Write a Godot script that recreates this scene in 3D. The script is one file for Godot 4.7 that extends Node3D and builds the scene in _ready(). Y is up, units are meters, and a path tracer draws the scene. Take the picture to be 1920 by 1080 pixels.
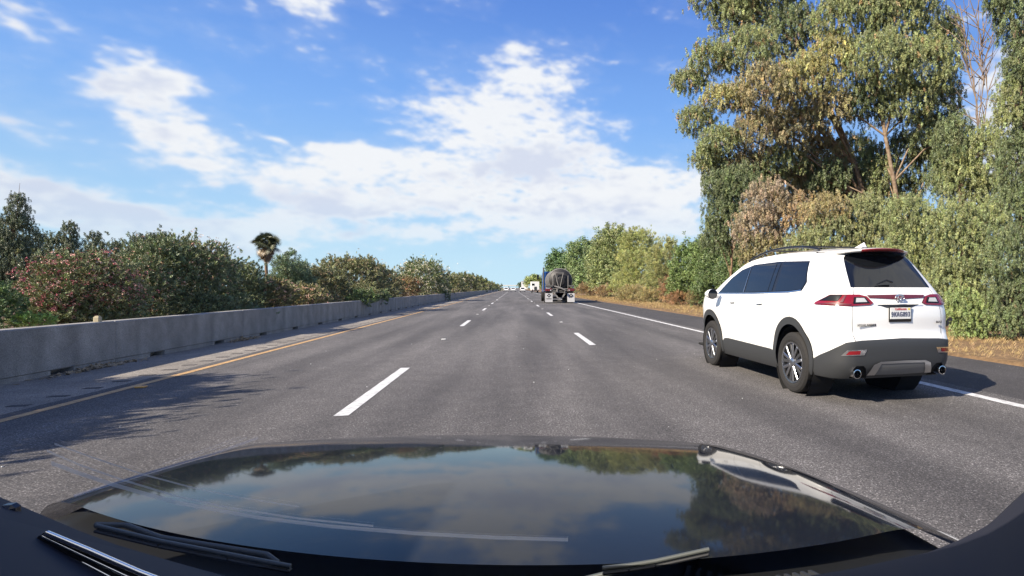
extends Node3D
# A freeway seen through the windscreen of a dark car: white SUV ahead on the right, tank truck, oleander median, eucalyptus trees.

# ---------------------------------------------------------------- camera numbers
const FOC := 1100.0          # focal length in photograph pixels (1920 wide)
const PSI := 0.25            # the lens axis is turned right by this and shifted back
const CX := 962.0
const CY := 540.0
var HE: float = 1.33 / cos(PSI)   # eye height in metres
const EXPO := 2.0

var rng := RandomNumberGenerator.new()
var used := {}
var M := {}

func ray(px: float, py: float) -> Vector3:      # one metre along the lens axis
	var a := (px - CX) / FOC - tan(PSI)
	var b := (py - CY) / FOC
	return Vector3(a * cos(PSI) + sin(PSI), -b, -(cos(PSI) - a * sin(PSI)))
func eye() -> Vector3:
	return Vector3(0, HE, 0)
func at(px: float, py: float, fw: float) -> Vector3:
	return eye() + ray(px, py) * fw
func on_x(px: float, py: float, x: float) -> Vector3:
	var r := ray(px, py)
	return eye() + r * (x / r.x)
func ground(px: float, py: float, y := 0.0) -> Vector3:
	var r := ray(px, py)
	return eye() + r * ((y - HE) / r.y)
func depth(p: Vector3) -> float:
	return -p.z * cos(PSI) + p.x * sin(PSI)

# ---------------------------------------------------------------- mesh helpers
class MB:
	var v := PackedVector3Array()
	var n := PackedVector3Array()
	var c := PackedColorArray()
	var uv := PackedVector2Array()
	var colored := false
	var col := Color.WHITE
	func tri(a: Vector3, b: Vector3, d: Vector3, na: Vector3, nb: Vector3, nd: Vector3) -> void:
		if (b - a).cross(d - a).dot(na + nb + nd) > 0.0:
			v.append_array([a, d, b]); n.append_array([na, nd, nb])
		else:
			v.append_array([a, b, d]); n.append_array([na, nb, nd])
		if colored:
			c.append_array([col, col, col])
	func flat(a: Vector3, b: Vector3, d: Vector3, out: Vector3) -> void:
		var k := (b - a).cross(d - a).normalized()
		if k.dot(out) < 0.0: k = -k
		tri(a, b, d, k, k, k)
	func quad(a: Vector3, b: Vector3, d: Vector3, e: Vector3, out: Vector3) -> void:
		flat(a, b, d, out); flat(a, d, e, out)
	func box(at: Vector3, size: Vector3, basis := Basis.IDENTITY, bevel := 0.0) -> void:
		var h := size * 0.5
		var bv: float = min(bevel, min(h.x, min(h.y, h.z)) * 0.9)
		for ax in 3:
			for s in [-1.0, 1.0]:
				var o := Vector3.ZERO; o[ax] = s
				var i := (ax + 1) % 3
				var j := (ax + 2) % 3
				var q := []
				for k in [[-1, -1], [1, -1], [1, 1], [-1, 1]]:
					var p := Vector3.ZERO
					p[ax] = s * h[ax]; p[i] = k[0] * (h[i] - bv); p[j] = k[1] * (h[j] - bv)
					q.append(at + basis * p)
				quad(q[0], q[1], q[2], q[3], basis * o)
		if bv <= 0.0: return
		for ax in 3:
			var i := (ax + 1) % 3
			var j := (ax + 2) % 3
			for si in [-1.0, 1.0]:
				for sj in [-1.0, 1.0]:
					var q := []
					for e in [[-1, 0], [1, 0], [1, 1], [-1, 1]]:
						var p := Vector3.ZERO
						p[ax] = e[0] * (h[ax] - bv)
						p[i] = si * (h[i] - (bv if e[1] == 1 else 0.0)); p[j] = sj * (h[j] - (0.0 if e[1] == 1 else bv))
						q.append(at + basis * p)
					var o := Vector3.ZERO
					o[i] = si; o[j] = sj
					quad(q[0], q[1], q[2], q[3], basis * o)
		for sx in [-1.0, 1.0]:
			for sy in [-1.0, 1.0]:
				for sz in [-1.0, 1.0]:
					var s := Vector3(sx, sy, sz)
					flat(at + basis * (s * (h - Vector3(0, bv, bv))), at + basis * (s * (h - Vector3(bv, 0, bv))), at + basis * (s * (h - Vector3(bv, bv, 0))), basis * s)
	func bar(a: Vector3, b: Vector3, w: float, h: float, bevel := 0.0, up := Vector3.UP) -> void:
		var z := (b - a).normalized()
		var x := up.cross(z)
		if x.length() < 0.01: x = Vector3.RIGHT.cross(z)
		x = x.normalized()
		box((a + b) * 0.5, Vector3(w, h, (b - a).length()), Basis(x, z.cross(x), z), bevel)
	func tube(pts: Array, radii: Array, sides := 8, caps := true) -> void:
		var rings := []
		var x := Vector3.ZERO
		for i in pts.size():
			var z: Vector3 = ((pts[min(i + 1, pts.size() - 1)] as Vector3) - (pts[max(i - 1, 0)] as Vector3)).normalized()
			if i == 0:
				x = z.cross(Vector3.UP)
				if x.length() < 0.05: x = z.cross(Vector3.RIGHT)
			x = (x - z * x.dot(z)).normalized()
			var y := z.cross(x)
			var ring := []
			for k in sides:
				var a := TAU * k / sides
				ring.append(x * cos(a) + y * sin(a))
			rings.append(ring)
		for i in pts.size() - 1:
			for k in sides:
				var k2 := (k + 1) % sides
				var n0: Vector3 = rings[i][k]; var n1: Vector3 = rings[i][k2]; var n2: Vector3 = rings[i + 1][k2]; var n3: Vector3 = rings[i + 1][k]
				var a: Vector3 = pts[i] + n0 * radii[i]; var b: Vector3 = pts[i] + n1 * radii[i]; var d: Vector3 = pts[i + 1] + n2 * radii[i + 1]; var e: Vector3 = pts[i + 1] + n3 * radii[i + 1]
				tri(a, b, d, n0, n1, n2); tri(a, d, e, n0, n2, n3)
		if caps:
			for i in [0, pts.size() - 1]:
				var z: Vector3 = (pts[0] - pts[1]) if i == 0 else (pts[-1] - pts[-2])
				for k in sides:
					flat(pts[i], pts[i] + rings[i][k] * radii[i], pts[i] + rings[i][(k + 1) % sides] * radii[i], z)
	# a profile of (radius, along the axis) turned round the axis; sharp corners are kept
	func lathe(at: Vector3, axis: Vector3, prof: Array, segs := 32, up := Vector3.UP) -> void:
		var z := axis.normalized()
		var x := up.cross(z)
		if x.length() < 0.05: x = Vector3.RIGHT.cross(z)
		x = x.normalized()
		var y := z.cross(x)
		for i in prof.size() - 1:
			var p: Vector2 = prof[i]; var q: Vector2 = prof[i + 1]
			var t := (q - p).normalized()
			var nr := Vector2(t.y, -t.x)
			for k in segs:
				var a := TAU * k / segs; var b := TAU * (k + 1) / segs
				var da := x * cos(a) + y * sin(a); var db := x * cos(b) + y * sin(b)
				var na := da * nr.x + z * nr.y; var nb := db * nr.x + z * nr.y
				var p0 := at + da * p.x + z * p.y; var p1 := at + db * p.x + z * p.y; var p2 := at + db * q.x + z * q.y; var p3 := at + da * q.x + z * q.y
				if p.x > 0.0001: tri(p0, p1, p2, na, nb, nb)
				if q.x > 0.0001: tri(p0, p2, p3, na, nb, na)
	# rows of points -> smooth sheet; normals point away from «core»
	func grid(rows: Array, core: Vector3) -> void:
		var nr := rows.size(); var nc: int = rows[0].size()
		var nn := []
		for i in nr:
			var line := []
			for j in nc:
				var du: Vector3 = rows[i][min(j + 1, nc - 1)] - rows[i][max(j - 1, 0)]
				var dv: Vector3 = rows[min(i + 1, nr - 1)][j] - rows[max(i - 1, 0)][j]
				var k := du.cross(dv).normalized()
				if k.dot(rows[i][j] - core) < 0.0: k = -k
				line.append(k)
			nn.append(line)
		for i in nr - 1:
			for j in nc - 1:
				tri(rows[i][j], rows[i][j + 1], rows[i + 1][j + 1], nn[i][j], nn[i][j + 1], nn[i + 1][j + 1])
				tri(rows[i][j], rows[i + 1][j + 1], rows[i + 1][j], nn[i][j], nn[i + 1][j + 1], nn[i + 1][j])
	# piece of a curved sheet S(uv) inside «keep», outside «cuts»
	func patch(keep: Array, cuts: Array, S: Callable, cell: float, off: float, core: Callable) -> void:
		for poly in keep:
			var lo := Vector2(1e9, 1e9); var hi := -lo
			for p in poly:
				lo = lo.min(p); hi = hi.max(p)
			var nx := int(ceil((hi.x - lo.x) / cell)); var ny := int(ceil((hi.y - lo.y) / cell))
			for i in nx:
				for j in ny:
					var a := lo + Vector2(i, j) * cell
					var cellp := PackedVector2Array([a, a + Vector2(cell, 0), a + Vector2(cell, cell), a + Vector2(0, cell)])
					var parts: Array = Geometry2D.intersect_polygons(cellp, poly)
					for cut in cuts:
						var left := []
						for q in parts:
							left.append_array(Geometry2D.clip_polygons(q, cut))
						parts = left
					for q in parts:
						if q.size() < 3: continue
						var idx := Geometry2D.triangulate_polygon(q)
						if idx.is_empty(): continue
						var ps := []; var ns := []
						for w in q:
							var p: Vector3 = S.call(w)
							var du: Vector3 = S.call(w + Vector2(0.012, 0)) - S.call(w - Vector2(0.012, 0))
							var dv: Vector3 = S.call(w + Vector2(0, 0.012)) - S.call(w - Vector2(0, 0.012))
							var k := du.cross(dv).normalized()
							if k.dot(p - core.call(p)) < 0.0: k = -k
							ps.append(p + k * off); ns.append(k)
						for t in range(0, idx.size(), 3):
							tri(ps[idx[t]], ps[idx[t + 1]], ps[idx[t + 2]], ns[idx[t]], ns[idx[t + 1]], ns[idx[t + 2]])
	func mesh() -> ArrayMesh:
		var a := []
		a.resize(Mesh.ARRAY_MAX)
		a[Mesh.ARRAY_VERTEX] = v; a[Mesh.ARRAY_NORMAL] = n
		if colored: a[Mesh.ARRAY_COLOR] = c
		if uv.size() == v.size() and v.size() > 0: a[Mesh.ARRAY_TEX_UV] = uv
		var m := ArrayMesh.new()
		if v.size() > 0: m.add_surface_from_arrays(Mesh.PRIMITIVE_TRIANGLES, a)
		return m

# ---------------------------------------------------------------- object helpers
func numbered(called: String) -> String:
	if not used.has(called):
		used[called] = 0
		return called
	used[called] += 1
	return "%s_%03d" % [called, used[called]]
func meta(o: Node, label := "", category := "", group := "", kind := "") -> void:
	if label: o.set_meta("label", label)
	if category: o.set_meta("category", category)
	if group: o.set_meta("group", group)
	if kind: o.set_meta("kind", kind)
func thing(called: String, where: Vector3, label: String, category: String, group := "") -> Node3D:
	var o := Node3D.new()
	o.name = numbered(called)
	add_child(o)
	o.position = where
	meta(o, label, category, group)
	return o
func obj(called: String, mesh: Mesh, mat: Material, parent: Node = self) -> MeshInstance3D:
	var o := MeshInstance3D.new()
	o.name = numbered(called) if parent == self else called
	o.mesh = mesh
	o.material_override = mat
	parent.add_child(o, true)
	return o
func lin(r: float, g: float, b: float) -> Color:
	return Color(r, g, b).linear_to_srgb()
func mat(called: String, c: Color, rough := 0.6, metal := 0.0) -> StandardMaterial3D:
	var m := StandardMaterial3D.new()
	m.resource_name = called
	m.albedo_color = c.linear_to_srgb()
	m.roughness = rough
	m.metallic = metal
	M[called] = m
	return m

# ---------------------------------------------------------------- computed textures
func speckle(size: int, sd: int, base: float, fine: float, coarse: float, dark_share: float, light_share: float, tint := Vector3.ONE) -> ImageTexture:
	var r := RandomNumberGenerator.new()
	r.seed = sd
	var nz := FastNoiseLite.new()
	nz.seed = sd; nz.frequency = 0.25; nz.fractal_type = FastNoiseLite.FRACTAL_FBM; nz.fractal_octaves = 2
	var grain := nz.get_seamless_image(size, size)
	nz.frequency = 0.012; nz.fractal_octaves = 4
	var cloudy := nz.get_seamless_image(size, size)
	var gd := grain.get_data(); var cd := cloudy.get_data()
	var out := PackedByteArray()
	out.resize(size * size * 3)
	for i in size * size:
		var x := base + fine * (gd[i] / 255.0 - 0.5) + coarse * (cd[i] / 255.0 - 0.5)
		var k := r.randf()
		if k < dark_share: x *= r.randf_range(0.35, 0.75)
		elif k > 1.0 - light_share: x *= r.randf_range(1.3, 2.3)
		else: x *= r.randf_range(0.85, 1.15)
		for ch in 3:
			out[i * 3 + ch] = int(clampf(x * tint[ch], 0.0, 1.0) * 255.0)
	return ImageTexture.create_from_image(Image.create_from_data(size, size, false, Image.FORMAT_RGB8, out))
func cloudy_tex(size: int, sd: int, freq: float, lo: Color, hi: Color, octaves := 5) -> ImageTexture:
	var nz := FastNoiseLite.new()
	nz.seed = sd; nz.frequency = freq; nz.fractal_type = FastNoiseLite.FRACTAL_FBM; nz.fractal_octaves = octaves
	var d := nz.get_seamless_image(size, size).get_data()
	var out := PackedByteArray()
	out.resize(size * size * 3)
	for i in size * size:
		var c := lo.lerp(hi, d[i] / 255.0)
		out[i * 3] = int(c.r * 255.0); out[i * 3 + 1] = int(c.g * 255.0); out[i * 3 + 2] = int(c.b * 255.0)
	return ImageTexture.create_from_image(Image.create_from_data(size, size, false, Image.FORMAT_RGB8, out))
func textured(m: StandardMaterial3D, t: Texture2D, scale: float, world := true) -> void:
	m.albedo_texture = t
	m.uv1_triplanar = true
	m.uv1_world_triplanar = world
	m.uv1_scale = Vector3.ONE * scale
func with_detail(m: StandardMaterial3D, t: Texture2D, scale: float) -> void:
	m.detail_enabled = true
	m.detail_albedo = t
	m.detail_blend_mode = BaseMaterial3D.BLEND_MODE_MUL
	m.detail_uv_layer = BaseMaterial3D.DETAIL_UV_2
	m.uv2_triplanar = true
	m.uv2_world_triplanar = true
	m.uv2_scale = Vector3.ONE * scale

# ---------------------------------------------------------------- sky
const CLOUDS := [   # where clouds stand, as photograph pixels: x, y, half width, half height, weight
	[205, 85, 50, 44, 1.05], [235, 150, 60, 50, 1.1], [255, 215, 60, 42, 1.1], [310, 262, 62, 36, 1.15], [380, 298, 62, 30, 1.15], [440, 328, 55, 24, 1.05], [350, 210, 40, 22, 0.55],
	[540, 5, 80, 36, 0.95], [585, 52, 50, 26, 0.7], [690, 0, 50, 18, 0.5],
	[1010, 120, 75, 34, 0.75], [985, 170, 95, 42, 1.05], [930, 225, 150, 40, 1.1], [960, 290, 170, 52, 1.25], [1080, 345, 150, 45, 1.15], [870, 365, 190, 45, 1.15],
	[640, 300, 80, 22, 0.85], [590, 285, 50, 18, 0.7], [700, 340, 110, 32, 1.0], [530, 350, 70, 22, 0.85], [1200, 370, 120, 45, 1.0], [1290, 350, 60, 40, 0.8], [1100, 410, 170, 30, 1.0], [1180, 125, 90, 14, 0.5],
	[640, 385, 120, 30, 0.9], [640, 440, 200, 26, 0.75], [930, 450, 300, 26, 0.7], [1230, 440, 120, 30, 0.75], [360, 355, 60, 16, 0.6], [510, 273, 16, 10, 0.7], [550, 400, 40, 14, 0.5],
	[20, 335, 80, 32, 1.05], [90, 375, 110, 36, 1.1], [200, 400, 130, 34, 1.05], [340, 415, 130, 30, 0.95], [430, 455, 130, 26, 0.7], [15, 215, 34, 16, 0.75], [40, 60, 30, 20, 0.6], [60, 20, 60, 12, 0.5], [-120, 300, 120, 60, 1.0],
]
func make_sky() -> PanoramaSkyMaterial:
	var base := FastNoiseLite.new()
	base.seed = 7; base.frequency = 7.0; base.fractal_type = FastNoiseLite.FRACTAL_FBM; base.fractal_octaves = 5; base.fractal_gain = 0.52
	var soft := FastNoiseLite.new()
	soft.seed = 23; soft.frequency = 4.0; soft.fractal_type = FastNoiseLite.FRACTAL_FBM; soft.fractal_octaves = 4
	var c0 := PackedVector3Array(); var c1 := PackedVector3Array(); var c2 := PackedVector3Array(); var cw := PackedFloat32Array()
	for k in CLOUDS:
		var q := ray(k[0], k[1])
		var d := q.normalized()
		var e := Vector3.UP.cross(d).normalized()
		var u := d.cross(e)
		var shrink := 1.0 / q.length()
		c0.append(d); c1.append(e * (FOC / k[2]) * (1.0 / shrink)); c2.append(u * (FOC / k[3]) * (1.0 / shrink)); cw.append(k[4])
	var r := RandomNumberGenerator.new()
	r.seed = 4
	for i in 46:   # the same kind of clouds all round
		var az := r.randf_range(0.95, TAU - 0.85); var el := r.randf_range(0.05, 1.1)
		var d := Vector3(sin(az) * cos(el), sin(el), -cos(az) * cos(el))
		var e := Vector3.UP.cross(d).normalized()
		var w := r.randf_range(0.1, 0.26); var hgt := w * r.randf_range(0.25, 0.5)
		c0.append(d); c1.append(e / w); c2.append(d.cross(e) / hgt); cw.append(r.randf_range(0.8, 1.15))
	var W := 3072; var Hh := 1536
	var half := W / 2.0
	var full := Image.create_empty(1024, 512, false, Image.FORMAT_RGBF)
	for pass_no in 2:
		var big := pass_no == 1
		var w0 := W if big else 1024
		var h0 := Hh if big else 512
		var x_lo := int(w0 * (0.5 - 0.15)) if big else 0
		var x_hi := int(w0 * (0.5 + 0.16)) if big else w0
		var y_lo := int(h0 * 0.5 * (1.0 - 42.0 / 90.0)) if big else 0
		var y_hi := h0 / 2 + 2
		var im: Image = full
		if big:
			full.resize(W, Hh, Image.INTERPOLATE_CUBIC)
			im = full
		for y in range(y_lo, y_hi):
			var el := (0.5 - (y + 0.5) / h0) * PI
			var ce := cos(el); var se := sin(el)
			for x in range(x_lo, x_hi):
				var az := ((x + 0.5) / w0 - 0.5) * TAU    # 0 = straight ahead
				var d := Vector3(sin(az) * ce, se, -cos(az) * ce)
				im.set_pixel(x, y, sky_color(d, base, soft, c0, c1, c2, cw))
	var low := Color(0.20, 0.20, 0.21) / EXPO
	full.fill_rect(Rect2i(0, Hh / 2 + 4, W, Hh / 2 - 4), low)
	var m := PanoramaSkyMaterial.new()
	var turned := Image.create_empty(W, Hh, false, Image.FORMAT_RGBF)     # the picture's edge, not its middle, is straight ahead
	turned.blit_rect(full, Rect2i(W / 2, 0, W / 2, Hh), Vector2i(0, 0))
	turned.blit_rect(full, Rect2i(0, 0, W / 2, Hh), Vector2i(W / 2, 0))
	m.panorama = ImageTexture.create_from_image(turned)
	return m
func sky_color(d: Vector3, base: FastNoiseLite, soft: FastNoiseLite, c0: PackedVector3Array, c1: PackedVector3Array, c2: PackedVector3Array, cw: PackedFloat32Array) -> Color:
	var el := maxf(d.y, 0.0)
	var sky := Color(0.60, 0.85, 1.0).lerp(Color(0.47, 0.74, 1.0), smoothstep(0.0, 0.13, el)).lerp(Color(0.235, 0.475, 0.96), smoothstep(0.06, 0.30, el)).lerp(Color(0.115, 0.27, 0.76), smoothstep(0.24, 0.48, el)).lerp(Color(0.055, 0.16, 0.54), smoothstep(0.45, 0.95, el))
	var s := Vector3(d.x, d.y * 2.0, d.z)
	var wob := soft.get_noise_3d(s.x, s.y, s.z)
	var wob2 := soft.get_noise_3d(s.x + 9.0, s.y, s.z)
	var dd := d + Vector3(wob * 0.05, wob2 * 0.035, wob2 * 0.05)
	var sum := 0.0
	for i in c0.size():
		var k := dd.dot(c0[i])
		if k < 0.8: continue
		var a := dd.dot(c1[i]); var b := dd.dot(c2[i])
		var q := a * a + b * b
		if q < 6.0: sum += cw[i] * exp(-q * 0.9)
	var nz := base.get_noise_3d(s.x, s.y * 1.2, s.z)
	var n2 := soft.get_noise_3d(s.x * 5.2 + 5.0, s.y * 6.0, s.z * 5.2)
	var n3 := soft.get_noise_3d(s.x * 11.0 - 3.0, s.y * 13.0, s.z * 11.0)
	var dens := minf(sum, 1.35) * 0.80 + nz * 0.66 + n2 * 0.46 + n3 * 0.30 - 0.12
	var veil := clampf(sum * 0.30 + nz * 0.25 + n2 * 0.1, 0.0, 0.34)
	var cov := clampf(smoothstep(0.16, 1.02, dens) * 0.94 + veil * 0.5, 0.0, 0.97)
	var low_fade := 0.50 + 0.50 * smoothstep(0.03, 0.16, el)      # far clouds are seen through more air
	cov *= low_fade
	var thick := smoothstep(0.45, 1.25, dens + wob * 1.0)
	var white := Color(0.95, 0.97, 1.0).lerp(Color(0.50, 0.58, 0.82), thick * smoothstep(0.0, 0.6, 0.30 + wob2 * 1.3 + n2 * 0.25) * 0.5)
	var c := sky.lerp(white, cov)
	return Color(c.r / EXPO, c.g / EXPO, c.b / EXPO)

# ---------------------------------------------------------------- materials
func make_materials() -> void:
	var asphalt := speckle(1024, 11, 0.46, 0.26, 0.06, 0.16, 0.07, Vector3(1.0, 0.965, 0.955))
	var blotch := cloudy_tex(512, 5, 0.012, Color(0.80, 0.80, 0.80), Color(1.0, 1.0, 1.0))
	var m := mat("asphalt", Color(0.75, 0.755, 0.75), 0.9); textured(m, asphalt, 0.16); with_detail(m, cloudy_tex(512, 15, 0.014, Color(0.64, 0.64, 0.65), Color(1, 1, 1)), 0.045); m.uv2_scale = Vector3(0.10, 0.10, 0.009)
	m = mat("asphalt_dark", Color(0.36, 0.36, 0.375), 0.9); textured(m, asphalt, 0.19); with_detail(m, blotch, 0.06)
	m = mat("shoulder_pale", Color(0.64, 0.62, 0.60), 0.92); textured(m, speckle(512, 13, 0.68, 0.22, 0.10, 0.10, 0.04, Vector3(1.0, 0.965, 0.92)), 0.3); with_detail(m, blotch, 0.09)
	var paint_wear := speckle(512, 31, 0.80, 0.25, 0.28, 0.05, 0.0)
	m = mat("paint_white", Color(0.95, 0.95, 0.95), 0.7); textured(m, paint_wear, 1.2)
	m = mat("paint_yellow", Color(0.80, 0.50, 0.22), 0.7); textured(m, paint_wear, 1.1)
	mat("marker_white", Color(0.7, 0.7, 0.68), 0.4)
	mat("marker_stub", Color(0.42, 0.36, 0.24), 0.8)
	mat("marker_amber", Color(0.7, 0.36, 0.08), 0.4)
	m = mat("concrete", Color(0.60, 0.58, 0.56), 0.9); textured(m, speckle(512, 41, 0.76, 0.10, 0.10, 0.015, 0.01), 0.35); with_detail(m, cloudy_tex(512, 9, 0.012, Color(0.80, 0.80, 0.80), Color(1, 1, 1)), 0.16); m.uv2_scale = Vector3(0.22, 0.06, 0.22)
	var straw := speckle(1024, 51, 0.62, 0.5, 0.35, 0.10, 0.05, Vector3(1.0, 0.80, 0.56))
	m = mat("dry_ground", Color(0.62, 0.60, 0.60), 0.95); textured(m, straw, 0.5); with_detail(m, blotch, 0.1)
	m = mat("field", Color(0.45, 0.46, 0.36), 0.95); textured(m, straw, 0.11)
	m = mat("soil", Color(0.26, 0.22, 0.19), 0.95); textured(m, straw, 0.4)
	mat("blade", Color(0.50, 0.37, 0.19), 0.9).vertex_color_use_as_albedo = true
	mat("litter", Color(0.32, 0.25, 0.17), 0.9)
	# leaves: instance colours carry the tint
	for k in [["leaf", 0.42, 0.35], ["petal", 0.6, 0.4]]:
		m = mat(k[0], Color.WHITE, k[1]); m.vertex_color_use_as_albedo = true
		m.backlight_enabled = true; m.backlight = Color(k[2], k[2], k[2] * 0.6)
		m.metallic_specular = 0.5
	m = mat("bark", Color(0.42, 0.33, 0.26), 0.9); textured(m, cloudy_tex(256, 61, 0.05, Color(0.45, 0.36, 0.30), Color(1, 0.95, 0.88)), 0.6)
	m = mat("bark_pale", Color(0.40, 0.35, 0.29), 0.85); textured(m, cloudy_tex(256, 62, 0.04, Color(0.5, 0.40, 0.33), Color(1, 0.96, 0.9)), 0.45)
	mat("bark_dead", Color(0.22, 0.165, 0.125), 0.9)
	# vehicles
	m = mat("white_paint", Color(0.80, 0.80, 0.79), 0.35); m.clearcoat_enabled = true; m.clearcoat = 1.0; m.clearcoat_roughness = 0.03
	m = mat("black_paint", Color(0.012, 0.015, 0.022), 0.05); m.metallic_specular = 0.24
	m = mat("cladding", Color(0.035, 0.037, 0.040), 0.55)
	mat("trim_black", Color(0.008, 0.008, 0.009), 0.2)
	mat("void_black", Color(0.006, 0.006, 0.006), 0.95)
	m = mat("dark_glass", Color(0.006, 0.007, 0.009), 0.02); m.metallic_specular = 0.6
	m = mat("red_lens", Color(0.20, 0.004, 0.008), 0.2); m.clearcoat_enabled = true; m.clearcoat = 1.0; m.clearcoat_roughness = 0.02
	m = mat("dark_red_lens", Color(0.10, 0.006, 0.010), 0.12); m.clearcoat_enabled = true
	m = mat("clear_lens", Color(0.45, 0.47, 0.48), 0.1)
	mat("chrome", Color(0.75, 0.75, 0.76), 0.12, 1.0)
	mat("alloy", Color(0.55, 0.56, 0.58), 0.28, 1.0)
	mat("alloy_dark", Color(0.035, 0.036, 0.04), 0.4)
	mat("skid_silver", Color(0.20, 0.205, 0.21), 0.4, 0.6)
	m = mat("rubber", Color(0.022, 0.021, 0.021), 0.85); textured(m, cloudy_tex(256, 71, 0.05, Color(0.75, 0.73, 0.70), Color(1, 1, 1)), 2.0, false)
	mat("plate_white", Color(0.72, 0.72, 0.70), 0.5)
	mat("plate_ink", Color(0.02, 0.03, 0.09), 0.6)
	mat("plate_red", Color(0.45, 0.05, 0.04), 0.6)
	mat("plate_yellow", Color(0.75, 0.60, 0.08), 0.6)
	m = mat("tank_grey", Color(0.040, 0.038, 0.040), 0.55); textured(m, cloudy_tex(256, 81, 0.02, Color(0.6, 0.58, 0.56), Color(1, 1, 1)), 0.5, false)
	mat("tank_rib", Color(0.24, 0.23, 0.22), 0.5)
	mat("truck_blue", Color(0.02, 0.075, 0.26), 0.3)
	mat("flap_white", Color(0.45, 0.45, 0.46), 0.6)
	mat("steel_dirty", Color(0.11, 0.105, 0.10), 0.6, 0.2)
	mat("bridge", Color(0.55, 0.58, 0.55), 0.9)
	mat("stucco", Color(0.72, 0.72, 0.70), 0.9)
	mat("dash", Color(0.006, 0.007, 0.017), 0.75)
	mat("wiper", Color(0.08, 0.088, 0.083), 0.5)
	mat("cowl", Color(0.012, 0.013, 0.014), 0.5)
	m = mat("windscreen", Color(1, 1, 1), 0.0); m.albedo_color = Color(1, 1, 1, 0.0); m.transparency = BaseMaterial3D.TRANSPARENCY_ALPHA; m.metallic_specular = 0.5
	m = mat("pale_strip", Color(0.85, 0.87, 0.87), 0.9); m.albedo_color.a = 0.5; m.backlight_enabled = true; m.backlight = Color(1, 1, 1); m.transparency = BaseMaterial3D.TRANSPARENCY_ALPHA

# ---------------------------------------------------------------- foliage
func sprig(sd: int, kind: String) -> ArrayMesh:    # about one metre long, scaled when it is placed
	var r := RandomNumberGenerator.new()
	r.seed = sd
	var b := MB.new()
	b.colored = true
	var count: int = {"droop": 36, "round": 24, "oleander": 24, "fine": 28, "petal": 9, "straw": 5}[kind]
	for i in count:
		var g := r.randf_range(0.72, 1.28)
		b.col = Color(g * r.randf_range(0.93, 1.07), g, g * r.randf_range(0.9, 1.1))
		var a := r.randf() * TAU
		var side := Vector3(cos(a), 0, sin(a))
		var p: Vector3; var dir: Vector3; var l: float; var w: float
		if kind == "droop":      # long leaves that hang from a hanging twig
			p = Vector3(r.randf_range(-0.16, 0.16), -r.randf(), r.randf_range(-0.16, 0.16))
			dir = (side * r.randf_range(0.2, 0.8) + Vector3.DOWN).normalized(); l = r.randf_range(0.22, 0.36); w = l * 0.34
		elif kind == "round":
			p = Vector3(r.randf_range(-0.3, 0.3), r.randf_range(-0.1, 0.9), r.randf_range(-0.3, 0.3))
			dir = (side + Vector3.UP * r.randf_range(-0.5, 0.8)).normalized(); l = r.randf_range(0.26, 0.42); w = l * 0.62
		elif kind == "oleander":
			p = Vector3.UP * r.randf_range(0.1, 0.8)
			dir = (side + Vector3.UP * r.randf_range(0.2, 1.6)).normalized(); l = r.randf_range(0.36, 0.54); w = l * 0.30
		elif kind == "fine":
			p = Vector3(r.randf_range(-0.2, 0.2), r.randf_range(0, 0.9), r.randf_range(-0.2, 0.2))
			dir = (side * 0.8 + Vector3.UP * r.randf_range(0.1, 1.2)).normalized(); l = r.randf_range(0.24, 0.36); w = l * 0.36
		elif kind == "petal":
			p = Vector3(r.randf_range(-0.4, 0.4), r.randf_range(0, 0.5), r.randf_range(-0.4, 0.4))
			dir = (side + Vector3.UP * r.randf_range(0.0, 0.9)).normalized(); l = r.randf_range(0.3, 0.5); w = l * 0.8
		else:
			p = Vector3(r.randf_range(-0.12, 0.12), 0, r.randf_range(-0.12, 0.12))
			dir = (side * r.randf_range(0.1, 0.9) + Vector3.UP).normalized(); l = r.randf_range(0.5, 1.0); w = 0.035
		var x := dir.cross(Vector3(r.randf_range(-1, 1), r.randf_range(-1, 1), r.randf_range(-1, 1))).normalized()
		var nn := dir.cross(x).normalized()
		var mid := p + dir * l * 0.45 + nn * l * 0.06
		b.flat(p, mid + x * w * 0.5, p + dir * l - nn * l * 0.05, nn)
		b.flat(p, mid - x * w * 0.5, p + dir * l - nn * l * 0.05, nn)
	return b.mesh()

const DENSE := 2.3
const FINE := 0.62
const TINT := 2.3
var leaf_count := 0
var SPRIGS := {}
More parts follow.
